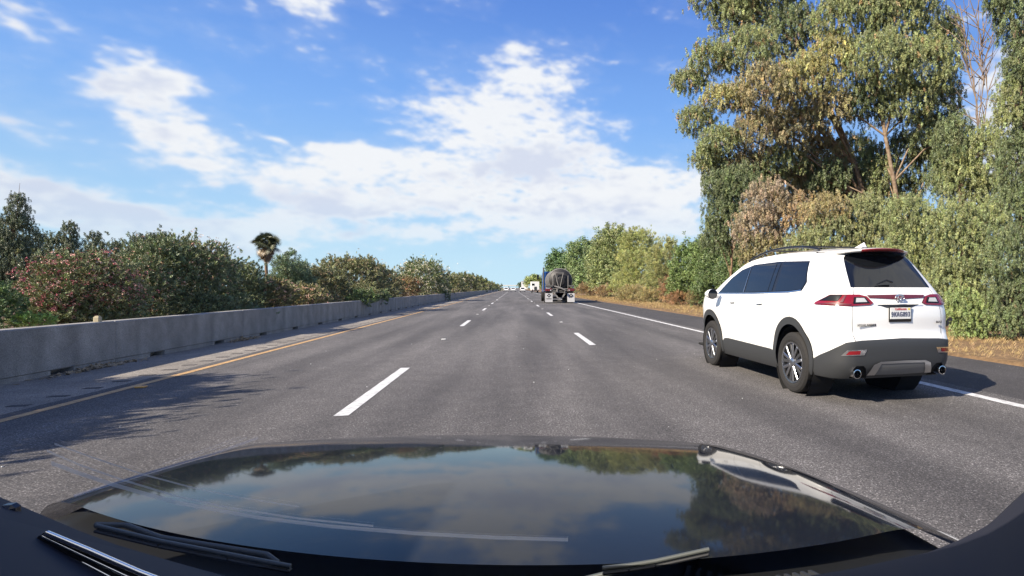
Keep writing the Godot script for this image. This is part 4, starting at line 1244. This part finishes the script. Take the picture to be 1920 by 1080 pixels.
func build_wall() -> void:
	var t := thing("concrete_wall", Vector3(X_WALL, 0, 0), "low grey concrete median wall with small drain slots at its foot", "wall")
	var H := 0.775; var T := 0.25; var L := 5.2
	var b := MB.new()
	b.box(Vector3(-T / 2, 0.075 + (H - 0.075) / 2, 0), Vector3(T, H - 0.075, L - 0.005), Basis.IDENTITY, 0.018)
	for k in [[-2.594, -1.55], [-1.05, 1.05], [1.55, 2.594]]:
		b.box(Vector3(-T / 2 - 0.001, 0.0385, (k[0] + k[1]) / 2), Vector3(T - 0.004, 0.079, k[1] - k[0]), Basis.IDENTITY, 0.0)
	b.box(Vector3(-T + 0.03, 0.0385, 0), Vector3(0.04, 0.075, L - 0.1), Basis.IDENTITY, 0.0)
	var mesh := b.mesh()
	for i in 90:
		var o := obj("wall_panel", mesh, M.concrete, t)
		o.position = Vector3(0, 0, 1.0 - 0.8 - (i - 1) * L)
	b = MB.new()
	b.box(Vector3(-T / 2, H / 2, -462.5 - 550), Vector3(T, H, 1100), Basis.IDENTITY, 0.02)
	obj("wall_run", b.mesh(), M.concrete, t)
	# little post on the wall
	var p := on_x(183, 598, X_WALL - 0.12)
	b = MB.new(); b.box(Vector3(0, 0.045, 0), Vector3(0.09, 0.10, 0.09), Basis.IDENTITY, 0.012); b.box(Vector3(0, 0.10, 0), Vector3(0.06, 0.02, 0.06), Basis.IDENTITY, 0.006)
	var post := obj("wall_marker", b.mesh(), M.marker_stub)
	post.position = Vector3(p.x, H - 0.004, p.z)
	meta(post, "small pale stub post standing on top of the concrete wall", "post")
	# heaps of dead leaves caught at the foot of the wall
	var r := RandomNumberGenerator.new(); r.seed = 12
	for q in [[165, 690, 0.55, "longer heap of dead leaves at the foot of the wall"], [455, 637, 0.4, "short heap of dead leaves at the foot of the wall"]]:
		var g := ground(q[0], q[1])
		b = MB.new()
		for i in 240:
			var d := Vector3(absf(r.randfn()) * 0.10, 0, r.randfn() * q[2])
			d.y = 0.006 + 0.07 * exp(-d.x * 6.0 - absf(d.z) * 2.0) * r.randf()
			b.box(d, Vector3(r.randf_range(0.02, 0.05), 0.004, r.randf_range(0.04, 0.11)), Basis(Vector3(r.randfn(), r.randfn(), r.randfn()).normalized(), r.randf() * 1.2))
		var o := obj("leaf_litter", b.mesh(), M.litter)
		o.position = Vector3(X_WALL + 0.03, 0.0, g.z)
		meta(o, q[3], "leaf litter", "", "stuff")

# ---------------------------------------------------------------- plants
func flowers(t: Node3D, blobs: Array, col: Color, size: float, tight: float, odd := Color(0, 0, 0, 0), share := 0.0) -> void:
	var up := []
	for k in blobs: up.append([k[0] + Vector3(0, k[2] * 0.06, 0), k[1] * 1.04, k[2] * 1.04, col])
	foliage(t, "flowers", up, "petal", size, tight, 0.25, "petal", odd, share)
func build_plants() -> void:
	var G := Color(0.096, 0.112, 0.060)        # oleander green
	var D := Color(0.055, 0.066, 0.036)        # dark tree
	var og := "oleander bushes behind the concrete wall"
	# oleanders on the median: pixels x, y, half width, half height
	var bl := spots([[155, 540, 78, 56], [110, 580, 40, 42], [205, 565, 45, 48], [150, 606, 80, 26]], -9.0, Color(0.10, 0.11, 0.055))
	var t := plant("oleander_bush", "oleander bush covered in deep pink flowers behind the wall", "bush", og, bl, "oleander", 0.20, 1.5, 0.05, 0.32, M.bark)
	flowers(t, bl.slice(0, 3), Color(0.42, 0.10, 0.14), 0.09, 0.9, Color(0.50, 0.30, 0.26), 0.6)
	bl = spots([[335, 512, 82, 58], [388, 540, 48, 58], [268, 545, 48, 50], [330, 585, 100, 30], [300, 490, 40, 30]], -9.2, G)
	t = plant("oleander_bush", "tallest rounded oleander bush with a few pale pink blooms", "bush", og, bl, "oleander", 0.22, 1.5, 0.06, 0.32, M.bark)
	flowers(t, [bl[0], bl[2]], Color(0.55, 0.34, 0.26), 0.10, 0.30)
	bl = spots([[448, 540, 40, 44], [425, 580, 48, 28], [478, 572, 34, 26]], -9.2, G)
	plant("oleander_bush", "deep green oleander bush without flowers beside the tallest one", "bush", og, bl, "oleander", 0.24, 1.5, 0.05, 0.32, M.bark)
	bl = spots([[545, 518, 28, 24], [548, 538, 38, 26], [530, 500, 12, 14], [549, 488, 6, 15], [536, 490, 6, 12], [566, 510, 10, 16]], -9.6, Color(0.085, 0.112, 0.06))
	plant("leafy_shrub", "bright green shrub sending upright shoots above the oleanders", "shrub", "", bl, "fine", 0.32, 1.5, 0.05, 0.32, M.bark)
	bl = spots([[500, 555, 44, 26], [560, 562, 44, 22], [600, 566, 30, 18]], -8.7, Color(0.12, 0.115, 0.055))
	t = plant("oleander_bush", "low oleander bush dotted with pale pink flowers above the wall top", "bush", og, bl, "oleander", 0.27, 1.5, 0.04, 0.32, M.bark)
	flowers(t, bl, Color(0.60, 0.36, 0.29), 0.14, 0.5)
	bl = spots([[660, 522, 62, 34], [605, 536, 42, 30], [715, 538, 30, 32], [690, 552, 44, 18], [635, 552, 60, 16]], -9.0, Color(0.108, 0.112, 0.058))
	t = plant("oleander_bush", "broad oleander mound hanging over the concrete wall", "bush", og, bl, "oleander", 0.34, 1.5, 0.07, 0.32, M.bark)
	flowers(t, [bl[0], bl[1]], Color(0.46, 0.34, 0.20), 0.17, 0.40)
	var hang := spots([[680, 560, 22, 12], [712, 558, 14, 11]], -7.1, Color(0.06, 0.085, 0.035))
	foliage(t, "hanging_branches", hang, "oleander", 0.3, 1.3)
	bl = spots([[760, 540, 26, 17], [735, 546, 16, 14]], -8.8, Color(0.14, 0.11, 0.055))
	t = plant("oleander_bush", "small oleander bush with salmon blooms before the white one", "bush", og, bl, "oleander", 0.40, 1.4, 0.05, 0.32, M.bark)
	flowers(t, bl, Color(0.5, 0.22, 0.14), 0.25, 0.3)
	bl = spots([[792, 524, 42, 31], [815, 540, 24, 20]], -9.2, Color(0.085, 0.105, 0.045))
	t = plant("oleander_bush", "dome-shaped oleander bush covered in creamy white flowers", "bush", og, bl, "oleander", 0.42, 1.5, 0.07, 0.32, M.bark)
	flowers(t, bl, Color(0.62, 0.58, 0.44), 0.26, 1.3)
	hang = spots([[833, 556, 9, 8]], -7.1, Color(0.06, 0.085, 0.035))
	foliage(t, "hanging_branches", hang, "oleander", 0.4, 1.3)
	for q in [[848, 535, 18, 16], [868, 531, 18, 15], [888, 534, 15, 13], [905, 537, 12, 10], [919, 540, 10, 8], [931, 543, 9, 5]]:
		bl = spots([q, [q[0] + 6, q[1] + 6, q[2], q[3] * 0.6]], -9.2, Color(0.10, 0.11, 0.05))
		t = plant("oleander_bush", "far rounded oleander bush in the row running to the overpass", "bush", "far oleander bushes", bl, "oleander", depth(bl[0][0]) * 0.0095, 1.4, 0.08, 0.32, M.bark)
		flowers(t, [bl[0]], Color(0.58, 0.50, 0.36), depth(bl[0][0]) * 0.005, 0.6)
	bl = spots([[12, 585, 26, 30], [-30, 575, 40, 45]], -8.6, Color(0.055, 0.085, 0.035))  # leaf green darkened, so the shade under the trees is in the tint
	plant("oleander_bush", "leggy oleander shoots behind the wall tinted dark for the shade of the tall trees", "bush", og, bl, "oleander", 0.17, 1.0, 0.03, 0.32, M.bark)
	bl = spots([[52, 602, 16, 12], [82, 604, 14, 10]], -8.2, Color(0.13, 0.19, 0.06))
	plant("oleander_bush", "small fresh light green sprout just above the wall top", "bush", og, bl, "oleander", 0.14, 1.5, 0.02, 0.32, M.bark)
	bl = [[Vector3(-9.0, 2.3, -2.6), 1.4, 1.2, G], [Vector3(-9.0, 2.35, -4.6), 1.4, 1.2, G], [Vector3(-9.0, 2.35, -6.5), 1.4, 1.2, G], [Vector3(-9.0, 2.2, -8.0), 1.1, 1.1, G], [Vector3(-8.9, 1.1, -3.4), 1.3, 0.9, G], [Vector3(-8.9, 1.1, -5.6), 1.3, 0.9, G], [Vector3(-8.9, 1.1, -7.6), 1.3, 0.9, G], [Vector3(-9.1, 2.0, -0.6), 1.4, 1.2, G]]
	plant("oleander_bush", "oleander bush beside the near end of the wall that shades the shoulder", "bush", og, bl, "oleander", 0.24, 2.2, 0.06, 0.32, M.bark)
	# trees across the far carriageway on the left
	var far := [
		[[[34, 392, 16, 32], [28, 440, 28, 42], [30, 490, 36, 46], [22, 550, 42, 50], [-20, 500, 50, 80]], "tallest slender evergreen tree with a double top behind the median", 38.0],
		[[[72, 452, 13, 25], [74, 500, 22, 34], [72, 550, 26, 36]], "thin airy evergreen tree beside the tallest one", 44.0],
		[[[104, 462, 14, 28], [102, 505, 22, 36], [100, 556, 26, 36]], "narrow olive green tree between two spires", 42.0],
		[[[131, 438, 12, 26], [132, 480, 20, 34], [132, 530, 28, 44]], "pointed evergreen tree rising above the pink oleander", 42.0],
		[[[178, 456, 13, 24], [178, 492, 22, 30], [178, 540, 30, 40]], "short conical evergreen tree behind the pink oleander", 46.0],
		[[[215, 472, 18, 24], [216, 510, 28, 30], [222, 550, 34, 36]], "round topped dark tree behind the pink oleander", 46.0],
		[[[258, 452, 12, 18], [255, 484, 24, 24], [262, 530, 36, 40]], "dark tree with a wispy top beside the tallest oleander", 48.0],
		[[[300, 456, 26, 22], [305, 500, 36, 36]], "broad dark tree rising just behind the tallest oleander", 50.0],
	]
	for k in far:
		bl = spots(k[0], 0.0, D, k[2])
		plant("evergreen_tree", k[1], "tree", "trees across the far carriageway", bl, "droop", k[2] * 0.0105, 1.25, 0.16, 0.0, M.bark)
	bl = spots([[60, 575, 90, 34], [180, 580, 90, 30], [290, 580, 90, 30], [-60, 560, 70, 50]], 0.0, D, 40.0)
	plant("thicket", "low tangled thicket below the evergreen trees", "thicket", "", bl, "round", 0.6, 1.4, 0.1, 0.0, M.bark)
	palm()
	# hedge and small trees along the right verge
	var rg := "bushes along the right verge"
	var hedge := [
		[[[1046, 506, 18, 32], [1036, 520, 12, 24], [1062, 520, 20, 30]], 13.0, Color(0.05, 0.085, 0.03), "dark green tree at the far end of the hedge behind the truck", "round"],
		[[[1095, 492, 30, 36], [1112, 520, 30, 30], [1080, 525, 26, 26]], 13.0, Color(0.085, 0.115, 0.046), "mid green tree next along the hedge from the truck", "round"],
		[[[1150, 478, 36, 44], [1150, 520, 44, 34], [1130, 500, 26, 40]], 13.5, Color(0.120, 0.140, 0.056), "light green rounded tree in the hedge", "round"],
		[[[1196, 470, 36, 38], [1205, 515, 44, 42], [1180, 535, 34, 24]], 13.0, Color(0.155, 0.165, 0.062), "tallest yellow green tree in the hedge", "fine"],
		[[[1246, 500, 28, 40], [1240, 535, 34, 28], [1258, 470, 9, 22]], 12.6, Color(0.145, 0.150, 0.062), "olive yellow bush with a thin spire in the hedge", "fine"],
		[[[1296, 505, 34, 44], [1290, 540, 34, 30], [1320, 500, 22, 50]], 12.4, Color(0.075, 0.105, 0.035), "leafy mid green bush in front of the eucalyptus trees", "round"],
		[[[1350, 505, 36, 50], [1345, 548, 40, 28], [1385, 520, 36, 54]], 12.4, Color(0.060, 0.085, 0.032), "dense dark green bush beyond the nose of the white SUV", "round"],
	]
	for k in hedge:
		bl = spots(k[0], k[1], k[2])
		plant("hedge_tree", k[3], "bush", rg, bl, k[4], depth(bl[0][0]) * 0.0105, 1.5, 0.12, 0.1, M.bark)
	var low := [
		[[[1262, 545, 22, 22], [1278, 562, 22, 12]], 11.6, Color(0.150, 0.090, 0.048), "rusty brown dried bush at the foot of the hedge"],
		[[[1195, 552, 36, 13], [1225, 556, 26, 12]], 11.6, Color(0.165, 0.140, 0.066), "straw yellow dried bush at the foot of the hedge"],
		[[[1112, 544, 26, 9], [1140, 548, 20, 9]], 11.6, Color(0.140, 0.098, 0.052), "reddish brown dry scrub at the foot of the hedge near the truck"],
		[[[1308, 560, 18, 14]], 11.2, Color(0.120, 0.100, 0.048), "small olive brown weed clump beside the dried bush"],
	]
	for k in low:
		bl = spots(k[0], k[1], k[2])
		plant("dry_bush", k[3], "bush", "dry bushes at the foot of the hedge", bl, "fine", depth(bl[0][0]) * 0.0095, 1.4, 0.04, 0.08, M.bark)
	bl = spots([[1000, 530, 13, 10], [1012, 535, 12, 10]], 0.0, Color(0.13, 0.15, 0.05), 330.0)
	plant("far_tree", "far yellow green tree beyond the white box truck", "tree", "", bl, "round", 3.0, 1.4, 0.3, 0.0, M.bark)
	bl = spots([[979, 535, 7, 3]], 0.0, Color(0.05, 0.07, 0.04), 700.0)
	plant("far_tree", "tiny dark tree clump beside the overpass", "tree", "", bl, "round", 4.0, 1.4, 0.3, 0.0, M.bark)
	eucalyptus()
func palm() -> void:
	var fw := 110.0
	var c := at(500, 452, fw)
	var s := fw / FOC
	var t := thing("palm_tree", Vector3(c.x, 0, c.z), "tall fan palm with a skirt of dead fronds standing against the sky", "palm tree")
	var b := MB.new()
	var pts := []; var rr := []
	for i in 9:
		pts.append(Vector3(0.1 * sin(i), lerpf(-0.1, c.y - 0.3, i / 8.0), 0)); rr.append(0.34 - 0.02 * i)
	b.tube(pts, rr, 10)
	obj("trunk", b.mesh(), M.bark, t)
	var r := RandomNumberGenerator.new(); r.seed = 9
	for i in 110:
		b = MB.new()
		b.colored = true
		var dead := i > 72
		var up := asin(-0.6 + 1.55 * i / 73.0) if not dead else r.randf_range(-1.45, -0.6)
		var a := i * 2.4
		var dir := Vector3(cos(a) * cos(up), sin(up), sin(a) * cos(up))
		var o := Vector3(0, c.y - (0.2 if not dead else r.randf_range(0.4, 2.2)), 0)
		var L := r.randf_range(1.8, 3.3) if not dead else r.randf_range(1.8, 2.8)
		var k := r.randf_range(0.7, 1.3)
		b.col = (Color(0.085, 0.095, 0.050) if not dead else Color(0.24, 0.175, 0.105)) * k
		var stalk := r.randf_range(0.18, 0.55)
		var tip := o + dir * L * stalk
		b.tube([o, tip], [0.025, 0.015], 4, false)
		var x := dir.cross(Vector3.UP).normalized().rotated(dir, r.randf_range(-1.3, 1.3))
		for j in 11:
			var q := (j - 5) * 0.24
			var d := (dir * cos(q) + x * sin(q)).normalized()
			var e := tip + d * L * 0.5 + Vector3(0, -0.4 * (1.0 - absf(q) * 0.2), 0)
			var wv := d.cross(dir.cross(x)).normalized() * 0.08
			b.flat(tip, tip.lerp(e, 0.5) + wv + Vector3(0, 0.04, 0), e, Vector3.UP)
			b.flat(tip, tip.lerp(e, 0.5) - wv + Vector3(0, 0.04, 0), e, Vector3.UP)
		obj("frond", b.mesh(), M.leaf, t)
func eucalyptus() -> void:
	var g := Color(0.105, 0.118, 0.050)
	var dk := Color(0.065, 0.080, 0.036)
	var tan_ := Color(0.138, 0.120, 0.062)
	var yl := Color(0.150, 0.142, 0.056)
	var gg := "eucalyptus trees above the right verge"
	# the tall ones behind: blobs of [x, y, half width, half height, tint, nearer or farther]
	var one := [[1372, 25, 44, 38, g, 0.0], [1330, 106, 40, 30, g, -1.0], [1292, 148, 34, 22, g, 0.0], [1405, 95, 54, 44, g, -1.5], [1475, 55, 62, 50, dk, 0.0], [1440, 165, 62, 44, tan_, -2.0], [1365, 180, 46, 26, yl, -1.0], [1306, 222, 36, 28, g, 0.0],
		[1350, 260, 40, 26, g, -1.0], [1425, 245, 58, 40, tan_, -1.0], [1505, 150, 56, 50, yl, -2.0], [1500, 235, 50, 40, tan_, -1.0], [1465, 305, 54, 34, g, 0.0], [1395, 305, 40, 24, tan_, 0.0], [1400, 10, 40, 30, g, 1.0], [1330, -20, 40, 40, g, 0.0], [1440, -30, 70, 50, g, 0.0], [1480, 345, 50, 34, tan_, 1.0], [1545, 290, 44, 40, tan_, 0.5], [1530, 355, 44, 34, g, 1.0], [1580, 350, 34, 40, dk, 2.0], [1340, 310, 26, 22, g, 0.5], [1600, 290, 40, 44, dk, 3.0], [1615, 350, 40, 36, g, 3.0], [1400, 345, 44, 30, g, 0.0], [1330, 290, 34, 26, g, 0.0]]
	var blobs := spots(one, 0.0, g, 29.0)
	var t := trunked("eucalyptus_tree", "tall eucalyptus with a leaning bare trunk and tan tinged foliage", [[1640, 600], [1632, 470], [1622, 380], [1604, 310], [1575, 240], [1535, 170], [1500, 90]], 29.0, 0.17, blobs, gg)
	foliage(t, "crown", blobs, "droop", 0.40, 1.3, 0.30, "leaf", Color(0.17, 0.115, 0.06), 0.05)
	var two := [[1590, 30, 66, 50, g, 0.0], [1560, 105, 46, 44, yl, 0.0], [1650, 110, 64, 54, g, -1.0], [1700, 40, 66, 54, g, 0.0], [1735, 120, 54, 56, g, -1.0], [1625, 190, 50, 40, dk, 0.5], [1700, 190, 48, 44, g, -0.5], [1765, 190, 38, 56, dk, 0.0], [1560, 195, 36, 40, tan_, 0.0], [1775, 80, 32, 56, g, 0.0], [1550, 330, 44, 36, dk, 2.0], [1650, -30, 90, 50, g, 0.0], [1640, 300, 30, 34, dk, 2.0], [1690, 280, 34, 36, dk, 1.5], [1735, 250, 34, 40, g, 0.0], [1650, 370, 36, 30, g, 2.0], [1700, 355, 26, 34, dk, 2.0], [1740, 310, 30, 44, dk, 1.0], [1660, 325, 30, 34, g, 1.5], [1770, 260, 30, 40, g, 0.0]]
	blobs = spots(two, 0.0, g, 27.0)
	t = trunked("eucalyptus_tree", "full crowned eucalyptus with a thin pale trunk showing below drooping leaves", [[1700, 600], [1694, 440], [1676, 340], [1660, 255], [1645, 160], [1640, 60]], 27.0, 0.12, blobs, gg)
	foliage(t, "crown", blobs, "droop", 0.38, 1.3, 0.28, "leaf", Color(0.17, 0.12, 0.06), 0.03)
	var three := [[1790, 265, 36, 52, dk, 0.0], [1800, 330, 40, 48, g, 0.0], [1845, 290, 40, 60, g, -0.5], [1860, 370, 44, 50, g, -0.5], [1770, 330, 26, 44, dk, 0.5]]
	blobs = spots(three, 0.0, g, 22.0)
	t = trunked("eucalyptus_tree", "weeping eucalyptus hanging in curtains beside the bare dead branches", [[1815, 600], [1808, 450], [1800, 330], [1795, 230]], 22.0, 0.16, blobs, gg)
	foliage(t, "crown", blobs, "droop", 0.32, 1.45, 0.28)
	var four := [[1900, 30, 34, 60, dk, 0.0], [1915, 120, 34, 60, dk, 0.0], [1890, 200, 26, 56, g, 0.0], [1905, 300, 34, 60, dk, 0.0], [1960, 200, 60, 160, dk, 0.0], [1900, 400, 40, 56, dk, 0.0], [1960, 400, 50, 80, dk, 0.0], [1870, -10, 24, 40, dk, 0.0]]
	blobs = spots(four, 0.0, dk, 18.0)
	t = trunked("eucalyptus_tree", "dark weeping eucalyptus at the end of the stand past the dead branches", [[1950, 620], [1940, 440], [1925, 240], [1900, 40]], 18.0, 0.16, blobs, gg)
	foliage(t, "crown", blobs, "droop", 0.27, 1.45, 0.28)
	# bare dead tree between them
	var c := at(1830, 560, 25.0)
	var dead := thing("dead_tree", Vector3(c.x, 0.1, c.z), "bare dead tree with reddish leafless branches among the eucalyptus", "tree")
	var r := RandomNumberGenerator.new(); r.seed = 21
	for q in [[[1834, 580], [1836, 350], [1832, 200], [1815, 90], [1800, 10]], [[1832, 250], [1845, 150], [1840, 70], [1826, 20]], [[1836, 300], [1852, 180], [1846, 120], [1862, 60]], [[1828, 180], [1812, 120], [1806, 40]], [[1846, 160], [1836, 100], [1850, 40]]]:
		var b := MB.new()
		var pts := []; var rr := []
		var prim: bool = q[0][1] > 500
		for i in q.size():
			pts.append(at(q[i][0], q[i][1], 25.0) - dead.position); rr.append((0.05 if prim else 0.025) * (1.0 - 0.8 * i / q.size()))
		b.tube(pts, rr, 7)
		for i in 16:
			var k := r.randi_range(1, pts.size() - 1)
			var p: Vector3 = (pts[k - 1] as Vector3).lerp(pts[k], r.randf())
			if p.y < 4.0: continue
			var d := Vector3(r.randfn(), 1.2 + r.randf(), r.randfn()).normalized() * r.randf_range(0.8, 2.2)
			b.tube([p, p + d * 0.5 + Vector3(r.randfn(), r.randfn(), r.randfn()) * 0.15, p + d], [0.022, 0.016, 0.005], 5, false)
		obj("trunk" if prim else "branch", b.mesh(), M.bark_dead, dead)
	# lower growth in front of the trunks
	var brown := Color(0.150, 0.118, 0.078)
	var lowg := "lower growth below the eucalyptus trees"
	var front := [
		[[[1345, 345, 30, 30], [1395, 340, 40, 34], [1350, 395, 30, 34], [1340, 440, 26, 34], [1375, 420, 34, 50], [1370, 350, 34, 36]], 27.0, dk, "grey green sapling at the left flank of the eucalyptus stand", 0.36],
		[[[1440, 375, 46, 38, brown], [1420, 425, 48, 38, brown], [1480, 400, 44, 40, Color(0.16, 0.115, 0.06)], [1440, 470, 54, 40]], 25.0, Color(0.12, 0.105, 0.05), "brown half dried eucalyptus sapling above the roof of the white SUV", 0.34],
		[[[1550, 395, 44, 36, Color(0.14, 0.115, 0.055)], [1560, 440, 56, 44], [1620, 400, 46, 40], [1650, 450, 56, 48], [1520, 470, 50, 44], [1590, 500, 70, 50]], 22.0, Color(0.105, 0.112, 0.05), "olive weeping sapling behind the roof of the white SUV", 0.31],
		[[[1700, 400, 44, 38], [1730, 440, 54, 50], [1690, 490, 60, 56], [1740, 530, 50, 60], [1720, 580, 40, 40, dk]], 18.5, g, "curtain of drooping eucalyptus leaves behind the tail of the white SUV", 0.26],
		[[[1790, 415, 46, 44], [1810, 470, 52, 54], [1850, 440, 40, 56], [1790, 530, 46, 50], [1840, 530, 46, 56]], 16.5, g, "dense drooping eucalyptus screen above the dry verge", 0.235],
		[[[1830, 590, 40, 38], [1815, 615, 28, 20], [1800, 570, 30, 34]], 14.6, Color(0.10, 0.125, 0.045), "leafy bush skirt touching the dry verge behind the white SUV", 0.2],
		[[[1890, 480, 40, 60], [1900, 560, 44, 52], [1880, 600, 36, 30], [1950, 540, 50, 90]], 14.2, dk, "dark green bush at the edge of the dry verge", 0.2],
	]
	for k in front:
		blobs = spots(k[0], 0.0, k[2], k[1])
		plant("eucalyptus_sapling", k[3], "sapling", lowg, blobs, "droop", k[4], 1.25, 0.07, 0.1, M.bark, 0.28)
func trunked(called: String, label: String, line: Array, fw: float, r0: float, blobs: Array, group: String) -> Node3D:
	var foot := at(line[0][0], line[0][1], fw)
	var t := thing(called, Vector3(foot.x, 0.1, foot.z), label, "tree", group)
	var b := MB.new()
	var pts := [Vector3(0, -0.1, 0)]; var rr := [r0]
	for i in range(1, line.size()):
		pts.append(at(line[i][0], line[i][1], fw) - t.position); rr.append(r0 * (1.0 - 0.6 * i / line.size()))
	b.tube(pts, rr, 10)
	obj("trunk", b.mesh(), M.bark_pale, t)
	for k in blobs:
		var c: Vector3 = k[0] - t.position
		var best: Vector3 = pts[1]
		for i in range(2, pts.size()):
			var p: Vector3 = pts[i]
			if p.y < c.y - 0.45 * Vector2(p.x - c.x, p.z - c.z).length() - 0.3: best = p
		b = MB.new()
		var mid := best.lerp(c, 0.5) + Vector3(rng.randfn() * 0.2, 0.4, rng.randfn() * 0.2)
		b.tube([best, mid, c], [r0 * 0.42, r0 * 0.30, r0 * 0.12], 7)
		for j in 4:
			var e: Vector3 = c + Vector3(rng.randfn() * k[1], rng.randfn() * k[2], rng.randfn() * k[1]) * 0.55
			b.tube([mid.lerp(c, rng.randf_range(0.3, 1.0)), e], [r0 * 0.12, r0 * 0.03], 5, false)
		obj("limb", b.mesh(), M.bark_pale, t)
	return t
func build_far() -> void:
	var t := thing("overpass", Vector3(0, 0, -1250), "pale concrete overpass crossing the freeway far ahead", "bridge")
	var b := MB.new(); b.box(Vector3(-2, 6.0, 0), Vector3(70, 1.5, 10), Basis.IDENTITY, 0.05)
	obj("deck", b.mesh(), M.bridge, t)
	b = MB.new(); b.box(Vector3(-2, 7.2, 4.9), Vector3(70, 0.9, 0.3), Basis.IDENTITY, 0.03)
	obj("parapet", b.mesh(), M.stucco, t)
	for x in [-8.5, 12.0, -26.0, 28.0]:
		b = MB.new(); b.box(Vector3(x, 2.6, 0), Vector3(1.6, 5.3, 3.0), Basis.IDENTITY, 0.1)
		obj("pier", b.mesh(), M.bridge, t)
	var h := at(984, 540, 620.0)
	t = thing("far_building", Vector3(h.x, 0, h.z), "small white building past the trees near the overpass", "building")
	b = MB.new(); b.box(Vector3(0, 4.2, 0), Vector3(7, 8.4, 8), Basis.IDENTITY, 0.05)
	obj("wall", b.mesh(), M.stucco, t)
	b = MB.new(); b.box(Vector3(0, 8.6, 0), Vector3(7.6, 0.4, 8.6), Basis.IDENTITY, 0.05)
	obj("roof", b.mesh(), M.bridge, t)
	for x in [-1.8, 1.8]:
		b = MB.new(); b.box(Vector3(x, 6.4, 4.0), Vector3(1.2, 1.4, 0.1), Basis.IDENTITY, 0.01)
		obj("window", b.mesh(), M.dark_glass, t)
	for q in [[949, 547, "white car far ahead in the left lane", 1.55], [962, 547, "white car far ahead in the centre lane", 1.5], [980, 547.5, "white car far ahead in the right lane", 1.6]]:
		var p := ground(q[0], q[1])
		build_far_car("white_car", Vector3(p.x, 0.004, p.z), q[2], "car", q[3], false, "white cars far ahead")
	var p := ground(1003.5, 549.0)
	build_far_car("box_truck", Vector3(p.x, 0.004, p.z), "white box truck on the shoulder ahead of the tank truck", "truck", 3.0, true)

# ---------------------------------------------------------------- everything
func _ready() -> void:
	rng.seed = 20250721
	var cam := Camera3D.new()
	cam.name = "camera"
	cam.position = eye()
	cam.rotation.y = -PSI
	cam.near = 0.05
	cam.far = 6000.0
	cam.projection = Camera3D.PROJECTION_FRUSTUM
	cam.size = 2.0 * 540.0 / FOC * cam.near
	cam.frustum_offset = Vector2((960.0 - CX) / FOC - tan(PSI), 0.0) * cam.near
	add_child(cam)
	cam.current = true
	var we := WorldEnvironment.new()
	we.name = "world_environment"
	var env := Environment.new()
	env.background_mode = Environment.BG_SKY
	var sky := Sky.new()
	sky.sky_material = make_sky()
	env.sky = sky
	env.tonemap_mode = Environment.TONE_MAPPER_LINEAR
	env.tonemap_exposure = EXPO
	env.sdfgi_enabled = true
	env.ssao_enabled = true
	env.ssil_enabled = true
	we.environment = env
	add_child(we)
	var sun := DirectionalLight3D.new()
	sun.name = "sun"
	var el := deg_to_rad(36.0); var back := deg_to_rad(26.0)
	sun.basis = Basis.looking_at(Vector3(cos(el) * cos(back), -sin(el), -cos(el) * sin(back)))
	sun.light_energy = 1.6
	sun.light_color = Color(1.0, 0.95, 0.87)
	sun.light_angular_distance = 0.5
	sun.shadow_enabled = true
	add_child(sun)
	make_materials()
	build_road()
	build_wall()
	build_far()
	build_plants()
	build_suv(Vector3(4.455, 0.0, -6.0), 0.045)
	build_truck(Vector3(4.1, 0.0, -53.6))
	build_own_car()
